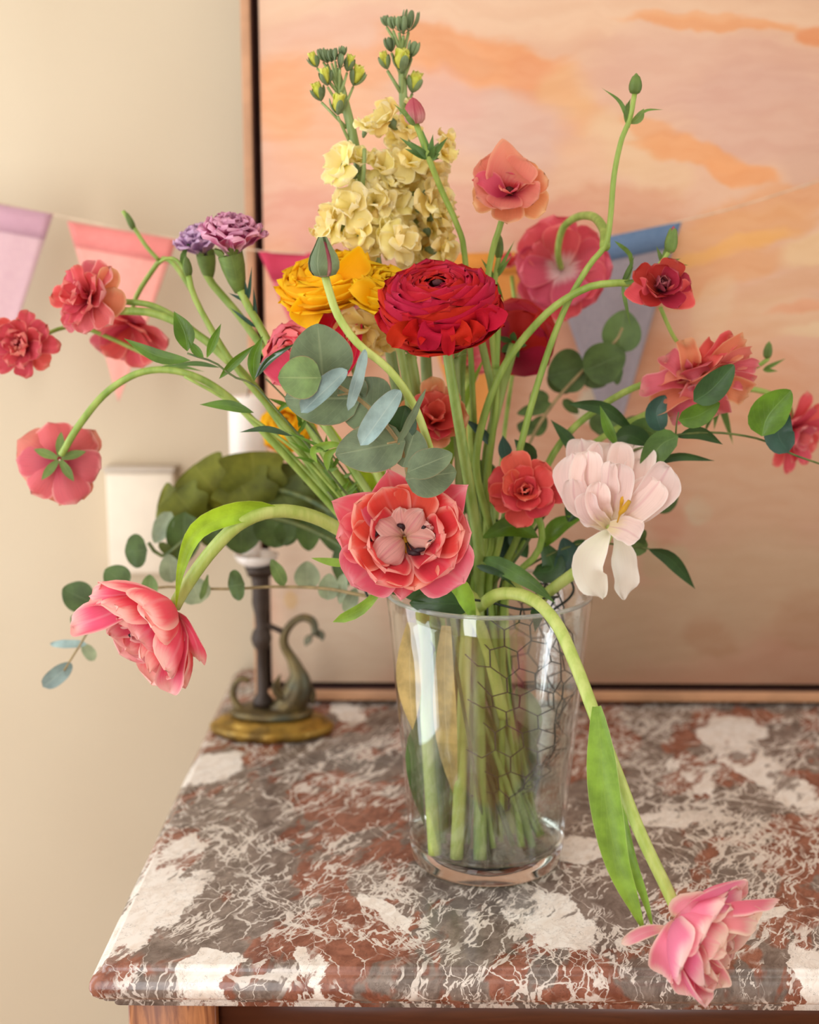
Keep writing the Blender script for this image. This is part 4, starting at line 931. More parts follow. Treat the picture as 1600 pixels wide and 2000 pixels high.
ME, kE = ranunculus(E, cE, (-.10, -.42, .92), 115, .86, (C_RED, C_REDI, M_EYED), 19, seed=5, dens=1.0, a_out=114)
for tx, ty, w_ in ((766, 678, 40), (803, 668, 50), (836, 684, 50), (876, 694, 30), (904, 676, 46), (935, 660, 46), (976, 602, 50), (962, 626, 46)):
    leaf(E, [(868 + (tx - 868) * .4, 636, -.10), (868 + (tx - 868) * .85, 648 if ty > 640 else 622, -.135), (tx, ty, -.125)], w_, C_RED, 'wide', 0, .6, 0, 3, 'petal')
stem(E, [(936, 1080, -.02), (925, 1000, -.03), (905, 880, -.05), (885, 760, -.07), (868, 650, -.08)], 15, 10, S_RAN, rm=(935, 0), n=50)

F1 = thing('ranunculus', 'golden yellow ruffled ranunculus left of the red one, behind the green bud', 'ranunculus', auto_bottom())
ranunculus(F1, P(640, 548, -.01), (-.18, -.35, .9), 88, .66, (C_YEL, C_YEL, C_YEL), 9, seed=9, dens=.9, ruf=.003, flare=.14, a_out=104, eye=False)
leaf(F1, [(620, 590, -.012), (606, 600, -.035), (584, 634, -.03)], 66, C_YEL, 'wide', 0, .6, 0, 3, 'petal'); leaf(F1, [(640, 560, -.03), (690, 520, -.045), (716, 500, -.03)], 60, C_YEL, 'wide', 10, .6, 0, 3, 'petal')
sepals(F1, frame(P(655, 592, -.01), (0, -.2, -1)), 5, .018, .008, 70, 95, L_SEP)
stem(F1, [(780, 1000, .0), (745, 880, -.0), (705, 760, 0), (672, 650, -.005), (652, 590, -.01)], 9, 8, S_RAN, rm=(840, .0))
F2 = thing('ranunculus', 'yellow ranunculus tucked between the golden one and the big red one', 'ranunculus', auto_bottom())
ranunculus(F2, P(758, 562, -.03), (.2, -.35, .9), 72, .80, (C_YEL2, C_YEL2, C_YEL2), 8, seed=14, dens=.75, ruf=.002, flare=.10, a_out=108, eye=False)
leaf(F2, [(735, 590, -.05), (710, 568, -.06), (680, 565, -.055)], 50, C_YEL2, 'point', 10, .6, 0, 3, 'petal')
stem(F2, [(820, 1000, .01), (806, 880, .0), (796, 760, -.01), (775, 650, -.02), (762, 600, -.028)], 10, 9, S_RAN, rm=(870, .01))
G1 = thing('ranunculus', 'dark red ranunculus seen from behind, right of the big red one', 'ranunculus', auto_bottom())
ranunculus(G1, P(1015, 655, .10), (.35, .75, .45), 74, .80, (C_REDD, C_REDD, M_EYED), 7, seed=21, dens=.8, a_out=110, eye=False)
sepals(G1, frame(P(1003, 668, .055), (-.35, -.75, -.45)), 5, .014, .008, 60, 80, L_RUSD)
stem(G1, [(960, 1000, .04), (950, 900, .045), (975, 780, .05), (1004, 672, .055)], 12, 10, S_RAN, rm=(950, .03))
G2 = thing('ranunculus', 'small golden orange ranunculus, blurred, left behind the lower leaves', 'ranunculus', auto_bottom())
ranunculus(G2, P(560, 830, .22), (-.2, -.6, .6), 52, .8, (C_YEL, C_YEL, C_YEL), 6, seed=24, dens=.7, eye=False)
stem(G2, [(760, 1080, .08), (660, 960, .15), (575, 860, .215)], 8, 8, S_RAN, rm=(835, .03))

# coral pink camellia-like ranunculus behind the eucalyptus
Hh = thing('ranunculus', 'coral pink ruffled ranunculus mostly hidden behind the round grey leaves', 'ranunculus', auto_bottom())
MH, kH = ranunculus(Hh, P(572, 690, -.02), (-.45, -.75, .35), 62, .9, (C_ROSE, C_ROSE, M_EYED), 8, seed=31, dens=.8, eye=False, ruf=.002, flare=.12)
leaf(Hh, [(575, 735, -.03), (550, 720, -.05), (525, 690, -.05)], 70, C_ROSE, 'wide', 10, .6, 0, 3, 'petal')
stem(Hh, [(770, 1040, -.01), (700, 930, -.015), (630, 820, -.02), (585, 740, -.02)], 9, 8, S_RAN, rm=(845, -.01))
Hi = thing('tulip', 'scarlet tulip peeking out between yellow flowers and the top grey leaf', 'tulip', auto_bottom())
MI, pI, kI = head_from_px((655, 735), (650, 640), 12, .0)[0:2] + (0,)
for tx, ty, w_, ro in ((600, 628, 60, 10), (640, 608, 66, 0), (672, 618, 60, 0), (690, 622, 50, -20), (650, 630, 70, 0), (625, 640, 70, 10)):
    leaf(Hi, [(662, 745, .0), ((662 + tx) / 2 + (tx - 655) * .3, 685, -.02), (tx, ty, -.005)], w_, C_SCAR, 'wide', ro, .7, 0, 2, 'petal', nv=12, nu=8)
stem(Hi, [(790, 1040, .0), (740, 930, .0), (695, 820, .0), (662, 748, .0)], 11, 10, S_TULIP, rm=(850, .0))

# ================================================================== butterfly ranunculus
def butterfly(th, c, axis, Rpx, mats, seed, rings=((6, 1.0, .95, 72, 86), (5, .88, .85, 52, 66), (4, .6, .6, 30, 40)), cup=.45, ruf=3, spin=0, eye=True, emat=None):
    M = frame(c, axis, spin); k = K(c); rg = random.Random(seed)
    for q, (n, L, W, t0, t1) in enumerate(rings):
        for i in range(n):
            az = q * 31 + 360 / n * (i + rg.uniform(-.22, .22)); s = rg.uniform(-10, 10)
            part(th, 'petal', petal(M, az, Rpx * L * k * rg.uniform(.88, 1.1), Rpx * W * k * rg.uniform(.85, 1.1), t0 + s, t1 + s * 1.4, 2 * k, q * 2 * k, 'wide' if q < 2 else 'round', cup, ruf * k, rg.randrange(99999), 8, 9, 1.8, notch=.05), mats[min(q, len(mats) - 1)])
    if eye: part(th, 'eye', ball(M @ Vector((0, 0, Rpx * .12 * k)), Rpx * .12 * k, Rpx * .12 * k, Rpx * .14 * k, M, 12, 7, .25, seed), emat or M_EYE)
    return M, k
def fine_leaves(th, base, tips, w=7, mat=None):
    for t in tips: leaf(th, [base, t], w, mat or L_GRASS, 'lance', 20, .4)
# a: salmon, top right of centre
a_ = thing('butterfly_ranunculus', 'salmon orange open ranunculus standing highest right of the yellow stocks', 'ranunculus', auto_bottom())
butterfly(a_, P(995, 378, .0), (-.05, -.80, .42), 84, (C_SALMO, C_SALM, C_SALMD), 4, ((6, .98, .80, 76, 92), (5, .92, .92, 50, 64), (3, .5, .45, 30, 40)), spin=20)
leaf(a_, [(990, 380, -.0), (990, 345, -.012), (1022, 308, .01)], 118, C_SALM, 'wide', 0, .5, 0, 3, 'petal', nv=12, nu=8)
leaf(a_, [(985, 385, -.01), (950, 352, -.015), (922, 352, -.01)], 46, C_SALMD, 'point', 20, .5, 0, 3, 'petal')
stem(a_, [(950, 1040, .0), (955, 900, .01), (970, 780, .01), (960, 640, .01), (952, 560, .01), (962, 490, .005), (976, 445, .0), (992, 385, .0)], 12, 6, S_BUT, rm=(940, .0), n=60)
# side bud
stem(a_, [(968, 720, .01), (972, 620, .015), (966, 560, .02), (975, 500, .02)], 8, 5, S_BUT, name='side_stem', n=20)
bud(a_, P(974, 505, .02), (.05, 0, 1), 17 * px(cE), 52 * px(cE), L_SEP)
fine_leaves(a_, (966, 545, .02), ((940, 505, .02), (1000, 500, .02), (1005, 470, .02), (935, 530, .02), (985, 590, .02)), 9)
# b: wine red, right
b_ = thing('butterfly_ranunculus', 'small wine red cupped ranunculus at right under a pink bud', 'ranunculus', auto_bottom())
cb = P(1290, 566, -.02)
butterfly(b_, cb, (.0, -.82, .5), 62, (C_WINE, C_WINE, C_WINEI), 6, ((5, .98, .9, 70, 78), (5, .8, .85, 56, 30), (5, .6, .6, 40, -10), (4, .42, .45, 20, -20)), cup=.8, ruf=2, emat=M_EYED)
leaf(b_, [(1290, 580, -.02), (1320, 580, -.03), (1352, 570, -.02)], 62, C_CREDB, 'wide', 0, .5, 0, 2, 'petal'); leaf(b_, [(1285, 575, -.02), (1255, 572, -.03), (1234, 556, -.02)], 56, C_CREDB, 'wide', 10, .5, 0, 2, 'petal')
stem(b_, [(960, 1060, .0), (930, 900, .0), (975, 735, -.0), (1060, 620, -.005), (1140, 565, -.01), (1200, 553, -.015), (1240, 556, -.01), (1280, 570, -.005)], 13, 7, S_BUT, rm=(925, .0), n=70)
stem(b_, [(1238, 556, -.01), (1270, 540, .0), (1290, 515, .0), (1308, 490, .0)], 5, 5, S_BUT, name='side_stem', n=14)
bb = bud(b_, P(1308, 494, .0), (.12, 0, 1), 24 * kE, 56 * kE, C_PBUD, 4, .1, open_=.12)
fine_leaves(b_, (1295, 515, .0), ((1282, 480, .0), (1330, 505, .0), (1322, 520, .0), (1345, 518, .0), (1300, 480, .0)), 10, L_SEP)
fine_leaves(b_, (1215, 553, -.015), ((1238, 520, 0), (1240, 500, .0), (1232, 640, -.01), (1256, 545, -.02)), 9)
# c: dusky salmon seen from the side, right
c_ = thing('butterfly_ranunculus', 'layered dusky salmon ranunculus seen side-on at right, dark leaves in front', 'ranunculus', auto_bottom())
Yc = .02
butterfly(c_, P(1376, 748, Yc), (-.30, -.35, .88), 74, (C_SALM, C_DUSK, C_SALMO), 12, ((7, 1.02, .7, 88, 84), (6, .95, .66, 66, 60), (5, .75, .55, 44, 40)), cup=.6, ruf=5, eye=False)
for bx_, by_, tx, ty, w_, m, ro in ((1370, 745, 1254, 762, 58, C_DUSK, 30), (1380, 757, 1270, 800, 54, C_SALMO, 20), (1365, 737, 1284, 738, 56, C_SALM, 35), (1392, 765, 1312, 814, 62, C_DUSK, 10), (1352, 745, 1336, 668, 50, C_SALMO, 20), (1345, 748, 1302, 698, 54, C_DUSK, 20), (1362, 742, 1428, 656, 44, C_SALMD, 20), (1372, 737, 1456, 664, 54, C_SALMO, 20), (1380, 732, 1482, 714, 36, C_DUSK, 20), (1385, 737, 1466, 690, 50, C_SALM, 30), (1392, 747, 1472, 746, 44, C_DUSK, 20), (1392, 755, 1460, 772, 62, C_SALMO, 0), (1385, 758, 1402, 806, 62, C_DUSK, 0), (1372, 752, 1346, 806, 66, C_DUSK, 0), (1362, 735, 1396, 676, 54, C_SALMD, 10), (1300, 788, 1424, 712, 40, C_SALM, 50), (1318, 796, 1444, 726, 38, C_SALMO, 50), (1290, 765, 1400, 705, 36, C_DUSK, 50)):
    leaf(c_, [(bx_, by_, Yc), (bx_ * .6 + tx * .4, by_ * .6 + ty * .4 - 7, Yc - .028), (bx_ * .25 + tx * .75, by_ * .25 + ty * .75 - 5, Yc - .03), (tx, ty, Yc - .016)], w_, m, 'wide', ro, .9, 0, 7, 'petal', nv=12, nu=8)
stem(c_, [(1000, 1075, .03), (1085, 880, .04), (1180, 790, .05), (1280, 745, .05), (1365, 765, Yc + .01)], 10, 7, S_BUT, rm=(960, .03), n=50)
stem(c_, [(1290, 600, .01), (1312, 650, .015), (1338, 692, .02), (1360, 740, .02)], 4, 4, S_BUT, name='side_stem', n=16)
# d: coral, right of centre
d_ = thing('butterfly_ranunculus', 'coral red rounded ranunculus between the coral tulip and the blush tulip', 'ranunculus', auto_bottom())
butterfly(d_, P(1026, 962, -.02), (-.06, -.90, .35), 80, (C_CREDB, C_CREDB, C_CREDB), 17, ((7, .98, .78, 68, 74), (6, .85, .7, 52, 58), (5, .62, .55, 34, 38), (4, .4, .4, 16, 20)), cup=.6, ruf=3, eye=True)
stem(d_, [(1010, 1120, .0), (1050, 1080, .0), (1058, 1030, -.005), (1030, 965, -.015)], 9, 7, S_BUT, rm=(985, .0), n=30)
# e: upper left
e_ = thing('butterfly_ranunculus', 'salmon pink ranunculus far left in front of the salmon flag, side-on', 'ranunculus', auto_bottom())
butterfly(e_, P(176, 582, .04), (-.45, -.65, .15), 78, (C_DUSK, C_SALMD, C_SALMD), 22, ((8, .98, .7, 72, 90), (7, .95, .62, 50, 62), (6, .8, .5, 26, 34)), ruf=8, eye=False)
leaf(e_, [(182, 585, .04), (205, 560, .03), (214, 520, .03)], 50, C_SALMO, 'wide', 20, .5, 0, 3, 'petal'); leaf(e_, [(182, 590, .04), (215, 600, .03), (222, 560, .03)], 54, C_SALMO, 'wide', 20, .5, 0, 3, 'petal')
stem(e_, [(720, 1060, .03), (600, 900, .03), (480, 735, .03), (380, 650, .035), (300, 612, .04), (225, 606, .04), (185, 590, .04)], 12, 8, S_BUT, rm=(825, .02), n=80)
stem(e_, [(450, 710, .03), (370, 640, .04), (300, 598, .05), (230, 588, .05)], 7, 6, S_BUT, name='side_stem', n=24)
# f: leftmost
f_ = thing('butterfly_ranunculus', 'deep coral pink ranunculus at the left edge of the picture', 'ranunculus', auto_bottom())
butterfly(f_, P(50, 676, .07), (-.1, -.9, .1), 70, (C_SALMD, C_SALMD, C_SALMD), 27, ((8, 1.0, .62, 72, 80), (7, .9, .6, 48, 56), (6, .75, .5, 26, 30), (5, .5, .4, 10, 12)), ruf=8, eye=False)
stem(f_, [(720, 1050, .05), (560, 880, .07), (420, 760, .10), (280, 690, .12), (160, 640, .11), (95, 650, .09), (56, 676, .075)], 9, 4, S_BUT, rm=(830, .03), n=80)
# g: behind e
g_ = thing('butterfly_ranunculus', 'blurred dusky red ranunculus behind the far left stems, tipped downward', 'ranunculus', auto_bottom())
butterfly(g_, P(258, 636, .14), (-.15, -.6, -.6), 90, (C_DUSK, C_SALMD, C_SALMD), 29, ((7, .98, .8, 76, 66), (6, .85, .7, 56, 46)), ruf=4, eye=False)
stem(g_, [(740, 1060, .05), (600, 880, .07), (440, 690, .10), (370, 560, .12), (325, 505, .13), (290, 540, .14), (262, 590, .14), (258, 632, .14)], 7, 5, S_BUT, rm=(838, .035), n=80)
stem(g_, [(310, 508, .13), (285, 480, .13), (262, 445, .13), (240, 412, .13)], 4, 4, S_BUT, name='side_stem', n=14)
bud(g_, P(262, 448, .13), (-.42, 0, .9), 15 * kE, 46 * kE, L_SEP, 4)
# h: seen from the back, low left
h_ = thing('butterfly_ranunculus', 'round salmon ranunculus seen from the back, hanging at far left', 'ranunculus', auto_bottom())
Mh, kh = butterfly(h_, P(116, 898, .03), (-.05, .9, -.28), 100, (C_DUSK, C_SALM, C_DUSK), 33, ((6, .86, .8, 88, 60), (7, 1.0, .8, 78, 44), (6, .9, .8, 56, 20)), cup=.6, ruf=5, eye=False)
sepals(h_, frame(P(116, 896, .022), (.05, -.9, .28)), 5, .024, .009, 84, 96, L_SEP, az0=15)
stem(h_, [(730, 1080, .02), (640, 980, .015), (530, 860, .01), (440, 770, .01), (360, 728, .01), (280, 726, .015), (210, 765, .02), (155, 830, .01), (120, 888, .015)], 10, 7, S_BUT, rm=(830, .01), n=90)
leaf(h_, [(300, 722, .012), (350, 716, .01), (400, 726, .01)], 10, L_GRASS, 'lance', 0, .3)
# i: big blurred behind right
# small blurred bud flower
j_ = thing('butterfly_ranunculus', 'tiny blurred red half-open ranunculus between the red and the large pink flower', 'ranunculus', auto_bottom())
butterfly(j_, P(998, 522, .22), (-.2, -.3, .7), 34, (C_DUSK, C_SALMD, C_SALMD), 39, ((5, .9, .8, 60, 50), (4, .8, .7, 40, 20)), eye=False)
stem(j_, [(965, 1060, .06), (985, 850, .10), (1008, 660, .18), (1000, 540, .215)], 6, 4, S_BUT, rm=(945, .045), n=50)
# k: coral behind the eucalyptus
k_ = thing('butterfly_ranunculus', 'coral orange ranunculus behind the curved bud stem, above the coral tulip', 'ranunculus', auto_bottom())
butterfly(k_, P(846, 824, .0), (.1, -.75, .45), 84, (C_SALMO, C_CREDB, C_CREDB), 41, ((7, .95, .75, 66, 72), (6, .8, .7, 50, 50), (4, .6, .5, 20, 20)), cup=.6, ruf=4, eye=False)
stem(k_, [(880, 1060, .01), (868, 940, .01), (845, 830, .005)], 8, 7, S_BUT, rm=(890, .01), n=24)
# l: pink blurred behind
l_ = thing('butterfly_ranunculus', 'blurred rose ranunculus hidden behind the straight central stem', 'ranunculus', auto_bottom())
butterfly(l_, P(912, 700, .22), (.1, -.6, .4), 66, (C_DUSK, C_DUSK, C_DUSK), 43, ((7, .95, .8, 76, 80), (5, .8, .7, 56, 60)), eye=False)
stem(l_, [(925, 1060, .06), (920, 900, .12), (914, 760, .19), (912, 710, .215)], 7, 6, S_BUT, rm=(925, .05), n=30)
# m: far right blurred
m_ = thing('butterfly_ranunculus', 'blurred pink red ranunculus at the far right edge behind a round leaf', 'ranunculus', auto_bottom())
butterfly(m_, P(1540, 842, .17), (.5, -.6, -.2), 84, (C_SALMD, C_SALMD, C_DUSK), 47, ((8, .95, .55, 70, 76), (7, .85, .5, 50, 56), (5, .6, .4, 30, 30)), ruf=3, eye=False)
stem(m_, [(1010, 1080, .05), (1120, 900, .07), (1280, 800, .09), (1400, 765, .11), (1480, 762, .13), (1540, 790, .16), (1542, 836, .17)], 10, 5, S_BUT, rm=(965, .04), n=80)
stem(m_, [(1400, 766, .11), (1440, 730, .11), (1480, 715, .11), (1502, 700, .11)], 5, 4, S_BUT, name='side_stem', n=14)
bud(m_, P(1498, 700, .11), (.1, 0, 1), 18 * kE, 40 * kE, L_SEP, 4)
fine_leaves(m_, (1405, 770, .1), ((1395, 840, .1), (1432, 868, .1), (1375, 850, .09)), 16)
fine_leaves(m_, (1490, 722, .11), ((1535, 700, .11), (1520, 725, .11)), 9)

# ================================================================== bud stems
n_ = thing('ranunculus_bud', 'closed grey green ranunculus bud on a bare curved stem in front of the golden flower', 'bud', auto_bottom())
stem(n_, [(880, 1050, -.06), (862, 960, -.09), (838, 870, -.115), (808, 790, -.13), (760, 722, -.14), (700, 672, -.145), (662, 620, -.145), (645, 575, -.145), (634, 535, -.145)], 11, 8, S_TULIP, rm=(880, -.03), n=70)
bud(n_, P(634, 541, -.145), (-.04, -.05, 1), 56 * kE, 66 * kE, C_PBUD, 4, -.1, smat=L_SEPG, sw=.40)
o_ = thing('ranunculus_bud', 'tall pink bud nodding over the stocks on a long curved green stem', 'bud', auto_bottom())
stem(o_, [(945, 1050, .04), (930, 880, .04), (920, 700, .03), (908, 500, .02), (893, 440, .015), (862, 370, .01), (838, 310, .0), (822, 265, .0), (812, 240, .0)], 9, 6, S_BUT, rm=(935, .02), n=70)
ro = bud(o_, P(812, 243, .0), (-.12, 0, 1), 50 * kE, 54 * kE, C_PBUD, 0, .0)
leaf(o_, [(812, 245, -.012), (798, 232, -.02), (786, 205, -.01)], 12, L_SEP, 'lance', 20, .5); leaf(o_, [(806, 240, -.012), (790, 222, -.02), (769, 203, -.01)], 9, L_SEP, 'lance', 20, .5)
fine_leaves(o_, (838, 310, .0), ((780, 268, .0), (800, 275, -.01), (825, 252, .0), (846, 262, .0), (875, 268, .0), (850, 285, -.01), (790, 290, .0), (860, 300, .0)), 14, L_RUSM)
p_ = thing('butterfly_ranunculus', 'tallest right stem, small green top bud and large blurred pink flower on a curl', 'ranunculus', auto_bottom())
stem(p_, [(975, 1060, .0), (1020, 860, .0), (1060, 720, .0), (1105, 600, .0), (1150, 520, -.0), (1182, 480, .0), (1192, 430, .0), (1200, 340, .0), (1215, 270, .0), (1230, 235, .0), (1240, 182, .0)], 14, 5, S_BUT, rm=(955, .0), n=90)
bud(p_, P(1240, 184, .0), (.05, 0, 1), 24 * kE, 42 * kE, L_SEP, 4)
leaf(p_, [(1230, 245, 0), (1212, 200, .0), (1176, 172, .0)], 9, L_GRASS, 'lance', 0, .3); leaf(p_, [(1232, 240, 0), (1226, 212, .0), (1232, 192, .0)], 14, L_SEP, 'lance', 20, .4)
leaf(p_, [(1232, 242, 0), (1248, 230, -.005), (1258, 212, .0)], 18, L_SEP, 'leaf', 10, .5); leaf(p_, [(1240, 236, 0), (1262, 216, .0), (1296, 214, .0)], 6, L_GRASS, 'lance', 0, .3); leaf(p_, [(1230, 250, 0), (1222, 222, 0), (1224, 200, .0)], 10, L_SEP, 'lance', 0, .3)
leaf(p_, [(1200, 470, .0), (1232, 500, .02), (1228, 545, .03), (1210, 580, .03)], 9, L_GRASS, 'lance', 0, .3)

butterfly(p_, P(1098, 527, .21), (-.12, -.9, .05), 100, (C_DUSKB, C_DUSKB, C_DUSKB), 37, ((8, 1.0, .80, 78, 84), (7, .9, .75, 66, 70)), cup=.4, ruf=6, eye=False)
stem(p_, [(1182, 482, .0), (1180, 450, .03), (1160, 424, .08), (1128, 424, .13), (1100, 446, .165), (1090, 490, .185), (1096, 524, .205)], 9, 6, S_BUT, name='side_stem', n=40)
# ================================================================== stock flowers
def floret(th, c, axis, r, seed, mats, n=9, calyx=True):
    M = frame(c, axis, seed * 50); k = K(c); rg = random.Random(seed)
    base = part(th, 'floret', lathe([(.0, -r * .95 * k), (r * .10 * k, -r * .92 * k), (r * .22 * k, -r * .6 * k), (r * .26 * k, -r * .2 * k), (r * .22 * k, 0), (0, r * .05 * k)], (0, 0, 0), 8, M), L_SEPG)
    for i in range(n):
        q = i % 2; az = 360 / n * i + rg.uniform(-20, 20); t0 = (72, 35)[q] + rg.uniform(-14, 14)
        part(th, 'petal', petal(M, az, r * (1.1, .95)[q] * k * rg.uniform(.85, 1.15), r * (1.25, 1.05)[q] * k * rg.uniform(.85, 1.2), t0 - 20, t0 + rg.uniform(10, 60), 1 * k, 0, 'wide', rg.uniform(-.6, .8), r * .26 * k, rg.randrange(9999), 9, 8, 1.6, notch=.10), mats[rg.randrange(len(mats))], base)
def stock_bud(th, c, axis, w, h, mt, seed):
    M = frame(c, axis); rg = random.Random(seed); k = K(c); yl = mt is C_BUDY
    b = part(th, 'bud', ball(M @ Vector((0, 0, h * .55 * k)), w * (.36 if yl else .42) * k, w * (.36 if yl else .42) * k, h * .42 * k, M, 14, 9, .3 if yl else .1, seed), mt)
    for i in range(4):
        if yl: part(th, 'petal', petal(M, 90 * i + 45, h * .9 * k, w * .7 * k, 40, -30 + rg.uniform(0, 30), 0, h * .2 * k, 'wide', .7, w * .12 * k, rg.randrange(999), 6, 6, 2), mt, b)
        part(th, 'sepal', petal(M, 90 * i + rg.uniform(-15, 15), h * (.98 if yl else 1.15) * k, w * .55 * k, 66, -22 if not yl else -6, 0, 0, 'round', .9, 0, i, 5, 7), L_SEPG, b)
q1 = thing('stock_flower', 'left pale yellow stock spike, its grey green buds lower than the other', 'flower spike', auto_bottom())
Y1 = .03
stem(q1, [(830, 1040, .02), (800, 900, .02), (775, 760, .03), (752, 620, Y1), (730, 480, Y1), (712, 400, Y1), (700, 320, Y1), (686, 250, Y1), (668, 180, Y1), (655, 135, Y1)], 17, 9, S_STOCK, rm=(870, .02), n=80)
S1 = [(672, 326, 34, -.5, -.6, .3), (700, 316, 24, .1, -.5, .6), (745, 330, 32, .3, -.7, .3), (690, 408, 36, -.3, -.8, .2), (730, 398, 36, .1, -.9, .2), (765, 412, 36, .5, -.7, .2), (655, 440, 34, -.8, -.5, .1), (640, 452, 26, -.9, -.2, .0), (712, 432, 30, -.1, -.9, -.2), (700, 460, 30, -.3, -.8, -.2), (748, 448, 34, .4, -.7, -.1), (720, 372, 30, 0, -.5, .6), (776, 470, 34, .5, -.6, 0), (735, 478, 34, .0, -.9, 0), (760, 365, 28, .4, -.4, .5), (715, 250, 18, .3, -.5, .7)]
for i, (x, y, r, ax, ay, az) in enumerate(S1):
    floret(q1, P(x, y, Y1 - .022 + .012 * (i % 3)), (ax, ay, az + .12), r * 1.25, 100 + i, (C_STOCK, C_STOCK, C_STOCK2) if y > 420 else (C_STOCK,), 8)
for i, (x, y, w_, h_, m) in enumerate(((660, 225, 32, 40, C_BUDY), (628, 198, 26, 36, C_BUDY), (690, 168, 30, 40, C_BUDY), (640, 168, 22, 34, C_BUDY), (678, 140, 22, 32, C_BUDY), (620, 132, 20, 30, C_BUDY), (664, 134, 14, 30, L_SEPG), (648, 122, 13, 26, L_SEPG), (640, 124, 13, 28, L_SEPG), (655, 118, 13, 24, L_SEPG), (668, 112, 13, 22, L_SEPG), (632, 120, 12, 26, L_SEPG))):
    stock_bud(q1, P(x, y, Y1 - .012 + .008 * (i % 3)), ((x - 655) * .012, -.25, 1), w_, h_, m, 60 + i)
    stem(q1, [(662 + (y - 130) * .22, y + 52, Y1), ((x + 662 + (y - 130) * .2) / 2, y + 26, Y1 - .006), (x, y + 2, Y1 - .012 + .008 * (i % 3))], 3.5, 2.5, S_STOCK, name='pedicel', n=6, k=6)
stem(q1, [(706, 400, Y1 - .01), (710, 340, Y1 - .02), (712, 290, Y1 - .02)], 5, 4, S_STOCK, name='pedicel', n=8, k=7)
q2 = thing('stock_flower', 'right pale yellow stock spike, the tallest flower of the bunch', 'flower spike', auto_bottom())
Y2 = .055
stem(q2, [(850, 1040, .03), (842, 900, .04), (835, 760, .05), (826, 600, Y2), (815, 480, Y2), (804, 380, Y2), (795, 300, Y2), (789, 220, Y2), (786, 140, Y2), (784, 80, Y2)], 18, 8, S_STOCK, rm=(885, .03), n=80)
S2 = [(760, 236, 32, -.6, -.6, .3), (795, 250, 26, .2, -.7, .2), (778, 270, 24, -.2, -.8, .1), (800, 320, 36, .1, -.8, .3), (775, 340, 34, -.4, -.7, .2), (830, 340, 34, .5, -.6, .2), (860, 300, 28, .8, -.3, .2), (868, 280, 24, .8, -.1, .3), (805, 385, 38, .0, -.9, .2), (838, 400, 36, .5, -.6, .1), (845, 450, 38, .6, -.5, .0), (815, 440, 38, .1, -.9, .0), (862, 420, 30, .8, -.2, .1), (780, 476, 38, -.3, -.8, .0), (822, 482, 40, .2, -.8, -.1), (860, 490, 32, .6, -.4, -.2), (850, 370, 28, .7, -.3, .1), (800, 212, 20, .2, -.3, .9)]
for i, (x, y, r, ax, ay, az) in enumerate(S2):
    floret(q2, P(x, y, Y2 - .022 + .012 * (i % 3)), (ax, ay, az + .12), r * 1.2, 200 + i, (C_STOCK, C_STOCK, C_STOCK2), 8)
for i, (x, y, r, ax, ay, az) in enumerate(((712, 640, 44, -.2, -.8, -.5), (745, 655, 34, .3, -.7, -.5))):
    floret(q2, P(x, y, -.01 + .01 * i), (ax, ay, az), r * 1.1, 300 + i, (C_STOCK2,), 8)
    stem(q2, [(812, 690 + i * 10, .04), (770, 660, .02), (x, y - 10, .0)], 4, 3, S_STOCK, name='pedicel', n=8, k=6)
for i, (x, y, w_, h_, m) in enumerate(((785, 142, 40, 44, C_BUDY), (757, 136, 22, 34, C_BUDY), (805, 182, 36, 40, C_BUDY), (804, 112, 20, 32, L_SEPG), (765, 102, 14, 30, L_SEPG), (798, 62, 18, 42, L_SEPG), (780, 62, 16, 30, L_SEPG), (768, 58, 16, 26, L_SEPG), (756, 52, 14, 22, L_SEPG), (788, 68, 16, 36, L_SEPG))):
    stock_bud(q2, P(x, y, Y2 - .012 + .008 * (i % 3)), ((x - 783) * .012, -.25, 1), w_, h_, m, 80 + i)
    stem(q2, [(786, y + 50, Y2), ((x + 786) / 2, y + 26, Y2 - .006), (x, y + 2, Y2 - .012 + .008 * (i % 3))], 4, 3, S_STOCK, name='pedicel', n=6, k=6)

# ================================================================== carnations
def carnation(th, c, axis, Rp, mt, seed, n=34):
    M = frame(c, axis, seed); k = K(c); rg = random.Random(seed)
    for i in range(n):
        t = i / n; az = i * 137.5; t0 = 60 * (1 - t) + 2
        part(th, 'petal', petal(M, az, Rp * (1.1 - .05 * t) * k, Rp * .66 * k, t0 * .75, t0 + 8 + rg.uniform(-8, 8), 1 * k, 0, 'wide', rg.uniform(-.3, .4), Rp * .10 * k, rg.randrange(9999), 9, 8, 2.6, kk=1.4, notch=.07), mt)
    return M, k
def calyx(th, top_, axis, w, h):
    M = frame(top_, axis); k = K(top_)
    c = part(th, 'calyx', lathe([(w * .5 * k, 0), (w * .47 * k, -h * .3 * k), (w * .36 * k, -h * .65 * k), (w * .2 * k, -h * .95 * k), (0, -h * k)], (0, 0, 0), 16, M), L_SEP)
    for i in range(5): part(th, 'sepal', petal(M, 72 * i, h * .32 * k, w * .55 * k, 25, 30, w * .44 * k, -h * .05 * k, 'point', .5, 0, i, 4, 4), L_SEP, c)
r1_ = thing('carnation', 'lilac pink fringed carnation above left, tipped to the right, green calyx', 'carnation', auto_bottom())
Yr = .02
carnation(r1_, P(452, 500, Yr), (.10, -.30, .95), 80, C_LIL, 71, 38)
calyx(r1_, P(450, 498, Yr), (-.22, -.1, 1), 50, 78)
stem(r1_, [(745, 1060, .0), (660, 930, .0), (580, 780, .01), (520, 660, .015), (486, 600, .02), (470, 568, Yr)], 11, 8, S_BUT, rm=(838, .0), n=60)
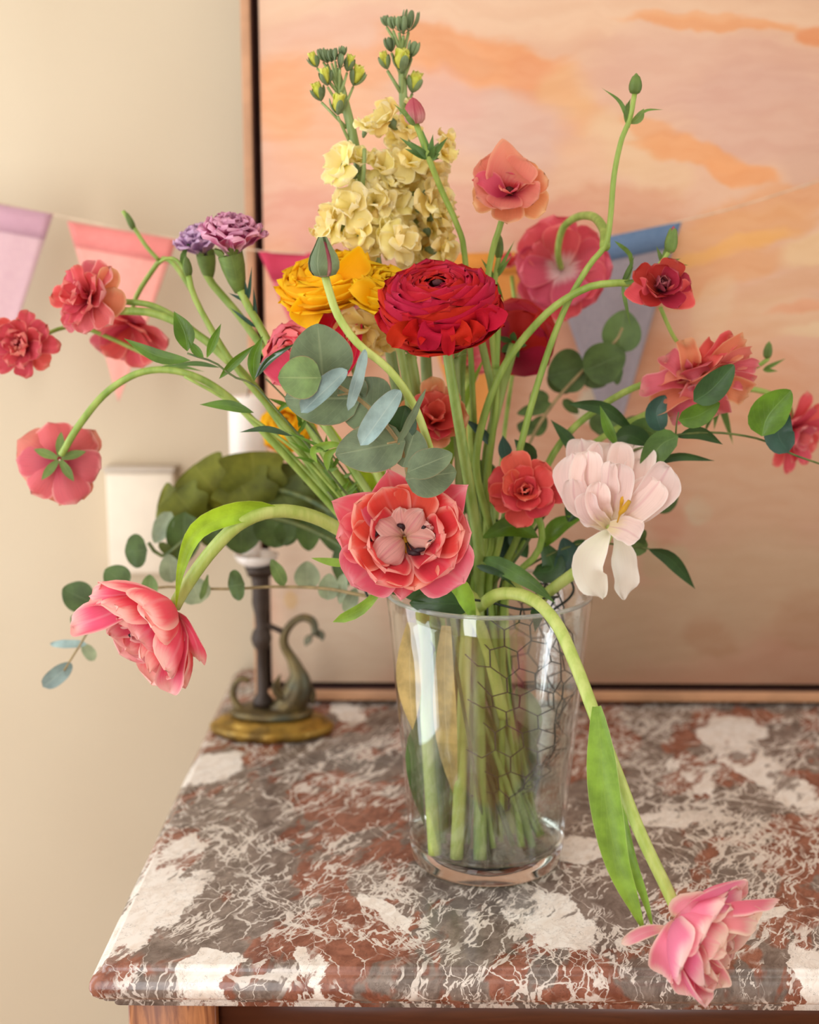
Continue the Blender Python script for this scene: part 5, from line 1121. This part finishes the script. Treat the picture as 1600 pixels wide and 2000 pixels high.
fine_leaves(r1_, (484, 590, .02), ((478, 545, .02), (446, 572, .02), (492, 520, .02)), 8, L_RUSB); fine_leaves(r1_, (500, 640, .02), ((448, 600, .02), (495, 560, .02)), 9, L_RUSB)
r2_ = thing('carnation', 'smaller blurred lilac carnation just left of the front one', 'carnation', auto_bottom())
carnation(r2_, P(402, 500, .07), (-.25, -.35, .9), 62, C_LILB, 73, 28)
calyx(r2_, P(402, 498, .07), (-.1, -.1, 1), 38, 50)
leaf(r2_, [(362, 530, .06), (358, 500, .05), (372, 470, .06)], 14, L_RUSM, 'lance', 10, .3)
stem(r2_, [(735, 1060, .01), (640, 900, .02), (545, 730, .04), (470, 620, .06), (410, 548, .07), (404, 520, .07)], 8, 8, S_BUT, rm=(835, .015), n=60)
r3_ = thing('ranunculus_bud', 'thin stem with a nodding green bud left of the lilac carnations', 'bud', auto_bottom())
stem(r3_, [(740, 1060, .02), (600, 880, .02), (470, 730, .02), (400, 620, .02), (376, 570, .02), (368, 535, .02)], 8, 6, S_BUT, rm=(832, .02), n=50)
bud(r3_, P(368, 540, .02), (-.1, 0, 1), 20 * kE, 44 * kE, L_SEP, 4)
stem(r3_, [(368, 540, .02), (345, 508, .02), (325, 505, .02), (312, 512, .02)], 4, 3, S_BUT, name='side_stem', n=10)

# ================================================================== eucalyptus
def euc(th, items, Y, kind='euc'):
    for it in items:
        (bx, by), (tx, ty), w_, mt = it[:4]; ro = it[4] if len(it) > 4 else 0; dy = it[5] if len(it) > 5 else 0; cup = it[6] if len(it) > 6 else .3
        leaf(th, [(bx, by, Y + dy), (tx, ty, Y + dy + .004)], w_, mt, 'disc' if mt is L_EUCB else kind, ro, cup, 0, 1, nv=14, nu=8)
s_ = thing('eucalyptus_branch', 'silver dollar eucalyptus with big round grey leaves left of centre, in front', 'eucalyptus', auto_bottom())
Ye = -.15
stem(s_, [(860, 1080, -.06), (822, 985, -.10), (797, 918, -.125), (777, 862, -.14), (735, 810, -.145), (685, 768, Ye), (631, 742, Ye), (606, 736, Ye - .008)], 8, 4, S_BROWN, rm=(870, -.04), n=60)
euc(s_, [((632, 750), (620, 632), 128, L_EUC, 8, .012), ((628, 738), (543, 737), 86, L_EUCG, 0, -.012), ((588, 806), (678, 722), 56, L_EUCB, -25, -.010, 1.1),
         ((705, 778), (556, 778), 112, L_EUC, 10, .014), ((680, 802), (713, 682), 34, L_EUCB, 45, -.014, .4), ((752, 815), (672, 755), 118, L_EUC, 10, .018), ((704, 870), (782, 762), 56, L_EUCB, -20, -.010, .9),
         ((792, 862), (655, 888), 100, L_EUC, -5, .010), ((776, 868), (832, 760), 24, L_EUC, 50, -.012, .3), ((778, 858), (792, 792), 62, L_RUSD, 0, .02), ((786, 912), (812, 838), 84, L_EUC, 0, .016),
         ((796, 922), (884, 886), 62, L_EUC, -20, -.002), ((792, 936), (892, 922), 86, L_EUC, 10, .012), ((680, 735), (700, 790), 60, L_EUC, 0, .016)], Ye)
for a, b in (((631, 742), (608, 737)), ((685, 768), (660, 772)), ((777, 862), (757, 866)), ((735, 810), (712, 830))):
    stem(s_, [(a[0], a[1], Ye), (b[0], b[1], Ye - .01)], 2.5, 2, S_BROWN, name='petiole', n=4, k=6)
s2 = thing('eucalyptus_branch', 'blurred dark eucalyptus leaves in front of the grey blue flag', 'eucalyptus', auto_bottom())
stem(s2, [(990, 1060, .10), (1030, 880, .14), (1080, 790, .17), (1145, 718, .19), (1200, 670, .19), (1216, 640, .19)], 6, 3, S_BROWN, rm=(960, .05), n=50)
euc(s2, [((1145, 716), (1070, 735), 88, L_EUCD, 0, 0), ((1140, 725), (1222, 690), 84, L_EUCD, 10, -.01), ((1210, 690), (1220, 605), 78, L_EUCD, 0, 0), ((1150, 712), (1180, 755), 60, L_EUCD, 0, .01), ((1205, 700), (1205, 752), 30, L_EUCD, 30, .0),
         ((1105, 770), (1100, 700), 70, L_EUCD, 0, .012), ((1080, 790), (1010, 808), 28, L_EUCD, 10, .0), ((1062, 795), (1042, 762), 40, L_EUCD, 10, 0), ((1045, 840), (1010, 830), 34, L_EUCD, 10, 0), ((1040, 850), (1066, 812), 34, L_EUCD, 0, 0), ((1100, 780), (1130, 808), 22, L_EUCD, 10, 0),
         ((1170, 850), (1190, 795), 56, L_EUCD, 0, -.02), ((1230, 870), (1245, 812), 70, L_EUCD, 0, -.02), ((1210, 880), (1262, 850), 70, L_EUCD, 0, -.03), ((1270, 985), (1325, 965), 56, L_EUCD, 0, -.08), ((1290, 880), (1250, 850), 66, L_EUCD, 0, -.05)], .19)
s3 = thing('eucalyptus_branch', 'long low eucalyptus branch trailing out left under the pink tulip', 'eucalyptus', auto_bottom())
stem(s3, [(735, 1165, .04), (640, 1150, .05), (540, 1146, .06), (460, 1150, .07), (390, 1150, .08), (300, 1150, .08), (200, 1200, .08), (150, 1270, .07), (125, 1310, .06)], 6, 2, S_BROWN, rm=(810, .035), n=70)
euc(s3, [((478, 1140), (446, 1146), 62, L_EUCD, 0, -.01), ((556, 1144), (530, 1092), 28, L_EUCG, 10, -.02), ((600, 1150), (600, 1096), 52, L_EUCP, 0, .05), ((640, 1172), (644, 1120), 42, L_EUCP, 0, .0), ((676, 1198), (696, 1148), 30, L_EUCP, 0, .0), ((672, 1120), (664, 1180), 24, L_EUCP, 20, 0),
         ((392, 1178), (370, 1128), 60, L_EUCP, 0, .0), ((392, 1172), (406, 1122), 16, L_EUCG, 40, -.01), ((336, 1138), (328, 1082), 44, L_EUCP, 0, .02), ((292, 1165), (292, 1122), 34, L_EUCG, 0, -.01),
         ((250, 1145), (205, 1112), 56, L_EUCD, 0, 0), ((180, 1178), (122, 1150), 62, L_EUCD, 0, 0), ((170, 1220), (138, 1205), 34, L_EUCD, 0, .0), ((170, 1258), (98, 1258), 18, L_EUCB, 20, .02), ((185, 1290), (160, 1256), 26, L_EUCP, 20, .03), ((84, 1342), (140, 1296), 36, L_EUCB, 10, -.01)], .07)
s4 = thing('eucalyptus_branch', 'blurred eucalyptus sprig with dark round leaves behind the arched tulip stem', 'eucalyptus', auto_bottom())
stem(s4, [(740, 1120, .08), (640, 1050, .12), (520, 1010, .14), (400, 1030, .14), (320, 1085, .14), (290, 1060, .14)], 6, 4, S_TWIG, rm=(820, .045), n=60)
euc(s4, [((288, 1074), (244, 1078), 68, L_EUCD, 0, -.02), ((470, 1000), (470, 1082), 84, L_EUCD, 0, 0), ((540, 1000), (536, 1070), 88, L_EUCD, 0, 0), ((600, 1010), (604, 1076), 48, L_EUCD, 0, 0), ((640, 1000), (660, 1080), 60, L_EUCD, 20, 0), ((420, 1010), (424, 1072), 56, L_EUCD, 10, 0), ((360, 1000), (358, 1100), 70, L_EUCD, 0, .02), ((335, 1000), (300, 1060), 40, L_EUCP, 20, .02), ((672, 1060), (672, 1150), 50, L_EUCD, 20, 0), ((560, 1020), (560, 1066), 50, L_EUCD, 0, 0), ((310, 1060), (345, 1090), 20, L_OLIVED, 0, 0)], .14)
s5 = thing('leafy_branch', 'blurred olive green lobed leaves in front of the candle', 'foliage', auto_bottom())
stem(s5, [(745, 1100, .09), (660, 1010, .16), (560, 960, .20), (440, 955, .22), (340, 985, .22)], 7, 5, S_TWIG, rm=(825, .05), n=50)
for (b0, t0, w_, mt, dy) in (((500, 1000), (492, 882), 128, L_OLIVE, 0), ((450, 1000), (378, 908), 112, L_OLIVE, .01), ((420, 1010), (308, 985), 90, L_OLIVE, 0), ((560, 1000), (572, 905), 120, L_OLIVED, .01), ((590, 1010), (650, 930), 100, L_OLIVED, .02), ((400, 1030), (340, 960), 90, L_OLIVE, -.01), ((520, 1030), (460, 930), 120, L_OLIVE, -.01), ((600, 1030), (540, 950), 110, L_OLIVED, -.01), ((640, 1040), (610, 950), 90, L_OLIVED, 0), ((420, 1060), (370, 1000), 70, L_OLIVED, 0)):
    k = K(P(*b0, .22)); q = [P(*b0, .22 + dy), P((b0[0] + t0[0]) / 2, (b0[1] + t0[1]) / 2, .205 + dy), P(*t0, .22 + dy)]
    part(s5, 'leaf', ribbon(q, w_ * k, 'wide', 0, .25, 8, 18, 2 * k, RG.randrange(999), 0, 2, 2.5), mt)

# ================================================================== ruscus
def rus(th, items, Y):
    for it in items:
        pts, w_, mt = it[:3]; ro = it[3] if len(it) > 3 else 10; dy = it[4] if len(it) > 4 else 0
        leaf(th, [(x, y, Y + dy) for x, y in pts], w_, mt, 'euc' if w_ > 42 else 'leaf', ro, .35, .10, 0, nv=14, nu=6)
t_ = thing('ruscus_branch', 'fine ruscus twig with narrow bright green leaves reaching left above the arch', 'ruscus', auto_bottom())
Yt = -.06
stem(t_, [(770, 1090, -.03), (720, 1020, -.04), (665, 950, -.05), (600, 868, -.055), (540, 800, Yt), (497, 752, Yt), (455, 735, Yt), (420, 708, Yt), (395, 700, Yt), (366, 690, Yt)], 5, 2, S_TWIG, rm=(842, -.02), n=60)
rus(t_, [([(372, 704), (310, 696), (242, 661)], 27, L_RUS, 5), ([(366, 686), (360, 650), (340, 608)], 40, L_RUS, 0), ([(398, 699), (382, 684), (368, 664)], 18, L_RUS, 10), ([(404, 699), (416, 668), (432, 632)], 18, L_RUS, 10), ([(428, 740), (458, 708), (500, 672)], 18, L_RUS, 10), ([(497, 745), (496, 700), (513, 656)], 26, L_RUS, 10),
         ([(498, 738), (520, 705), (562, 682)], 10, L_EUCB, 10), ([(500, 738), (530, 700), (582, 668)], 13, L_RUSD, 10), ([(496, 806), (445, 792), (390, 790)], 22, L_RUS, 10), ([(430, 718), (385, 710), (330, 714)], 10, L_RUSM, 0, .03), ([(572, 852), (520, 838), (468, 844)], 13, L_RUSD, 10), ([(540, 808), (560, 790), (600, 790)], 10, L_RUS, 10), ([(620, 905), (612, 880), (650, 868), (680, 872)], 18, L_TUL, 10), ([(640, 920), (640, 890), (665, 872)], 16, L_TUL, 10), ([(600, 870), (640, 880), (560, 842)], 8, L_RUS, 10)], Yt)
u_ = thing('ruscus_branch', 'ruscus twig with broad glossy leaves reaching to the right edge', 'ruscus', auto_bottom())
Yu = -.02
stem(u_, [(1010, 1090, .0), (1100, 960, -.0), (1190, 900, -.01), (1265, 870, Yu), (1320, 850, Yu), (1400, 845, Yu), (1485, 858, Yu), (1545, 886, Yu), (1620, 912, Yu)], 5, 2, S_TWIG, rm=(960, .0), n=60)
stem(u_, [(1320, 850, Yu), (1322, 825, Yu - .005), (1326, 805, Yu - .01)], 2, 1.5, S_TWIG, name='twig', n=6, k=6)
rus(u_, [([(1355, 784), (1390, 760), (1434, 712)], 56, L_RUSD, 0, -.03), ([(1325, 820), (1362, 812), (1406, 786)], 46, L_RUS, 0, -.03), ([(1488, 852), (1500, 812), (1545, 762)], 74, L_RUS, 0, -.02), ([(1540, 884), (1520, 845), (1536, 800)], 60, L_RUSB, 10, -.005), ([(1292, 842), (1282, 805), (1300, 772)], 44, L_RUSB, 0, .01), ([(1322, 854), (1365, 845), (1412, 868)], 26, L_RUSD, 10), ([(1325, 852), (1290, 870), (1254, 925)], 54, L_RUSM, 0, -.01), ([(1268, 910), (1325, 892), (1396, 900)], 17, L_RUSD, 10),
         ([(1110, 788), (1185, 800), (1250, 856)], 28, L_RUSD, 10, .04), ([(1206, 872), (1188, 838), (1172, 792)], 22, L_RUS, 10), ([(1270, 872), (1230, 850), (1200, 858)], 44, L_RUSD, 10, .03), ([(1300, 860), (1262, 840), (1222, 842)], 50, L_RUSM, 10, .04), ([(1130, 900), (1110, 860), (1076, 820)], 26, L_RUSD, 10, .05)], Yu)
v_ = thing('ruscus_branch', 'dark ruscus sprig spreading low right of the coral ranunculus', 'ruscus', auto_bottom())
stem(v_, [(1010, 1120, .02), (1080, 1080, .02), (1150, 1060, .02), (1240, 1068, .02), (1268, 1072, .02)], 5, 2, S_TWIG, rm=(975, .015), n=40)
rus(v_, [([(1266, 1072), (1310, 1092), (1358, 1150)], 30, L_RUSD, 10), ([(1262, 1078), (1240, 1058), (1262, 1036)], 44, L_EUCD, 0), ([(1052, 1050), (1000, 1028), (938, 1052)], 42, L_RUS, 10, -.03), ([(1015, 912), (1030, 890), (1005, 858)], 40, L_RUSD, 10), ([(992, 905), (985, 875), (982, 850)], 28, L_RUSB, 10), ([(965, 875), (940, 845), (908, 818)], 20, L_RUSB, 10, -.01),
         ([(1060, 1070), (1090, 1028), (1140, 1010)], 36, L_RUS, 0), ([(1090, 1120), (1110, 1090), (1100, 1050)], 50, L_RUSB, 0), ([(1110, 1090), (1140, 1070), (1160, 1080)], 40, L_RUSD, 0), ([(1040, 1120), (1080, 1110), (1060, 1060)], 50, L_RUSD, 10), ([(1110, 1020), (1120, 990), (1108, 960)], 34, L_RUSD, 0), ([(1030, 1090), (1010, 1050), (1020, 1010)], 40, L_RUSD, 10, .03), ([(960, 1100), (980, 1060), (960, 1010)], 44, L_RUSD, 10, .04), ([(1000, 1110), (985, 1080), (1000, 1030)], 40, L_RUSB, 10, .03), ([(930, 900), (960, 930), (985, 920)], 44, L_EUCD, 10, .05), ([(900, 1000), (940, 960), (930, 900)], 60, L_EUCD, 10, .07)], .02)
x0_ = v_
for pts, w_, mt in (([(838, 1380, -.030), (815, 1460, -.035), (815, 1540, -.032), (832, 1620, -.03)], 44, L_EUCD), ([(1000, 1400, .01), (1030, 1480, .02), (1034, 1560, .02), (1012, 1610, .02)], 54, L_EUCD), ([(1010, 1340, .03), (1034, 1400, .03), (1030, 1470, .03)], 56, L_EUCP), ([(872, 1222, -.062), (868, 1330, -.062), (874, 1450, -.058), (892, 1565, -.05)], 48, L_AMBER), ([(806, 1216, -.055), (800, 1310, -.056), (806, 1425, -.05)], 54, L_AMBER)):  # the straw strips are shaped and coloured to mimic window reflections on the glass
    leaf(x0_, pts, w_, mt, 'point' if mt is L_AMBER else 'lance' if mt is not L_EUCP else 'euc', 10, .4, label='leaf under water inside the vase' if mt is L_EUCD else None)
x_ = thing('ruscus_branch', 'dark strap leaves folded across the vase mouth at right', 'foliage', auto_bottom())
stem(x_, [(945, 1120, .01), (950, 1095, .0)], 6, 4, S_TWIG, rm=(930, .01), n=20)
leaf(x_, [(945, 1092, -.02), (990, 1110, -.05), (1040, 1140, -.06), (1085, 1178, -.06)], 36, L_RUSM, 'strap', 10, .5)
leaf(x_, [(930, 1105, -.03), (975, 1120, -.05), (1010, 1150, -.05)], 16, L_RUSD, 'lance', 10, .5)
leaf(x_, [(1040, 1185, -.05), (1050, 1200, -.06), (1045, 1235, -.055)], 26, L_RUSD, 'lance', 10, .5)
y_ = thing('eucalyptus_branch', 'dark round leaves pressed against the vase rim under the coral tulip', 'eucalyptus', auto_bottom())
stem(y_, [(870, 1175, -.06), (868, 1150, -.065)], 5, 4, S_TWIG, rm=(872, -.05), n=20)
euc(y_, [((920, 1180), (800, 1178), 56, L_RUSD, -10, 0), ((800, 1150), (740, 1120), 50, L_EUCD, 0, .02), ((860, 1150), (780, 1150), 60, L_RUSD, 20, .01)], -.072)

# ================================================================== tulip foliage standing in the bunch, left of centre
z_ = thing('tulip_leaves', 'tall light green strap leaves fanned out left of centre behind the grey leaves', 'foliage', auto_bottom())
for pts, w_, mt, ro in (([(790, 1060), (730, 960), (670, 880), (625, 800)], 44, L_TULB, 10), ([(780, 1060), (705, 970), (650, 920), (612, 850)], 34, L_TUL, 20), ([(800, 1050), (760, 950), (720, 880), (690, 820)], 40, L_TULB, 0), ([(790, 1080), (720, 1010), (660, 950), (600, 900)], 24, L_TUL, 10), ([(830, 1040), (870, 900), (900, 800), (950, 690)], 34, L_TUL, 10)):
    leaf(z_, [rim(850, .02)] + [(x, y, .03 if pts[0][0] < 820 else .08) for x, y in pts], w_, mt, 'strap', ro, .5, nv=16)
stem(z_, [], 9, 9, S_TULIP, rm=(845, .02), n=12)
aa = thing('grass_sprig', 'thin feathery green stems fanned out left of the centre leaves', 'foliage', auto_bottom())
for pts, w_ in (([(775, 1080), (700, 960), (620, 850), (560, 780), (520, 740)], 3.5), ([(765, 1090), (680, 990), (600, 900), (540, 850), (440, 780), (360, 735)], 6), ([(780, 1090), (730, 1000), (690, 930), (650, 860), (600, 800)], 5), ([(760, 1100), (690, 1020), (640, 960)], 4)):
    stem(aa, [(x, y, .0) for x, y in pts], w_, w_ * .5, S_BUT if w_ > 4 else S_TWIG, rm=(840, .01), n=40, k=7)
for i in range(26):
    x = RG.uniform(560, 740); y = 800 + (x - 560) * 1.35 + RG.uniform(-25, 40)
    leaf(aa, [(x, y, -.01), (x + RG.uniform(-45, 40), y - RG.uniform(5, 45), -.015)], RG.uniform(6, 11), L_GRASS if i % 2 else L_RUS, 'lance', 10, .3, nv=6, nu=4)
# slender loose stems that close the middle of the bunch
for i, (lab, pts, w0, w1, rm_) in enumerate((
    ('upright bare green stem just left of the big red flower stem', [(900, 1040, .02), (897, 900, .02), (892, 780, .02), (888, 700, .02)], 11, 10, (905, .02)),
    ('upright bare stem under the yellow flower, left of the red one', [(850, 1060, .015), (828, 900, .015), (812, 760, .015), (800, 690, .015)], 13, 12, (872, .015)),
    ('bare green stem right behind the big red flower', [(925, 1050, .05), (905, 880, .05), (900, 760, .05), (905, 665, .04)], 12, 9, (915, .04)),
    ('forked green stem rising toward the dark red flower', [(970, 1080, .03), (950, 960, .03), (965, 800, .03), (948, 700, .03), (936, 650, .03)], 11, 8, (950, .025)))):
    q = thing('flower_stem', lab, 'stem', auto_bottom()); stem(q, pts, w0, w1, S_RAN if i else S_STOCK, rm=rm_, n=40)
    M = frame(P(*pts[-1]), (0, -.2, 1)); sepals(q, M, 5, .012, .005, 50, 80)
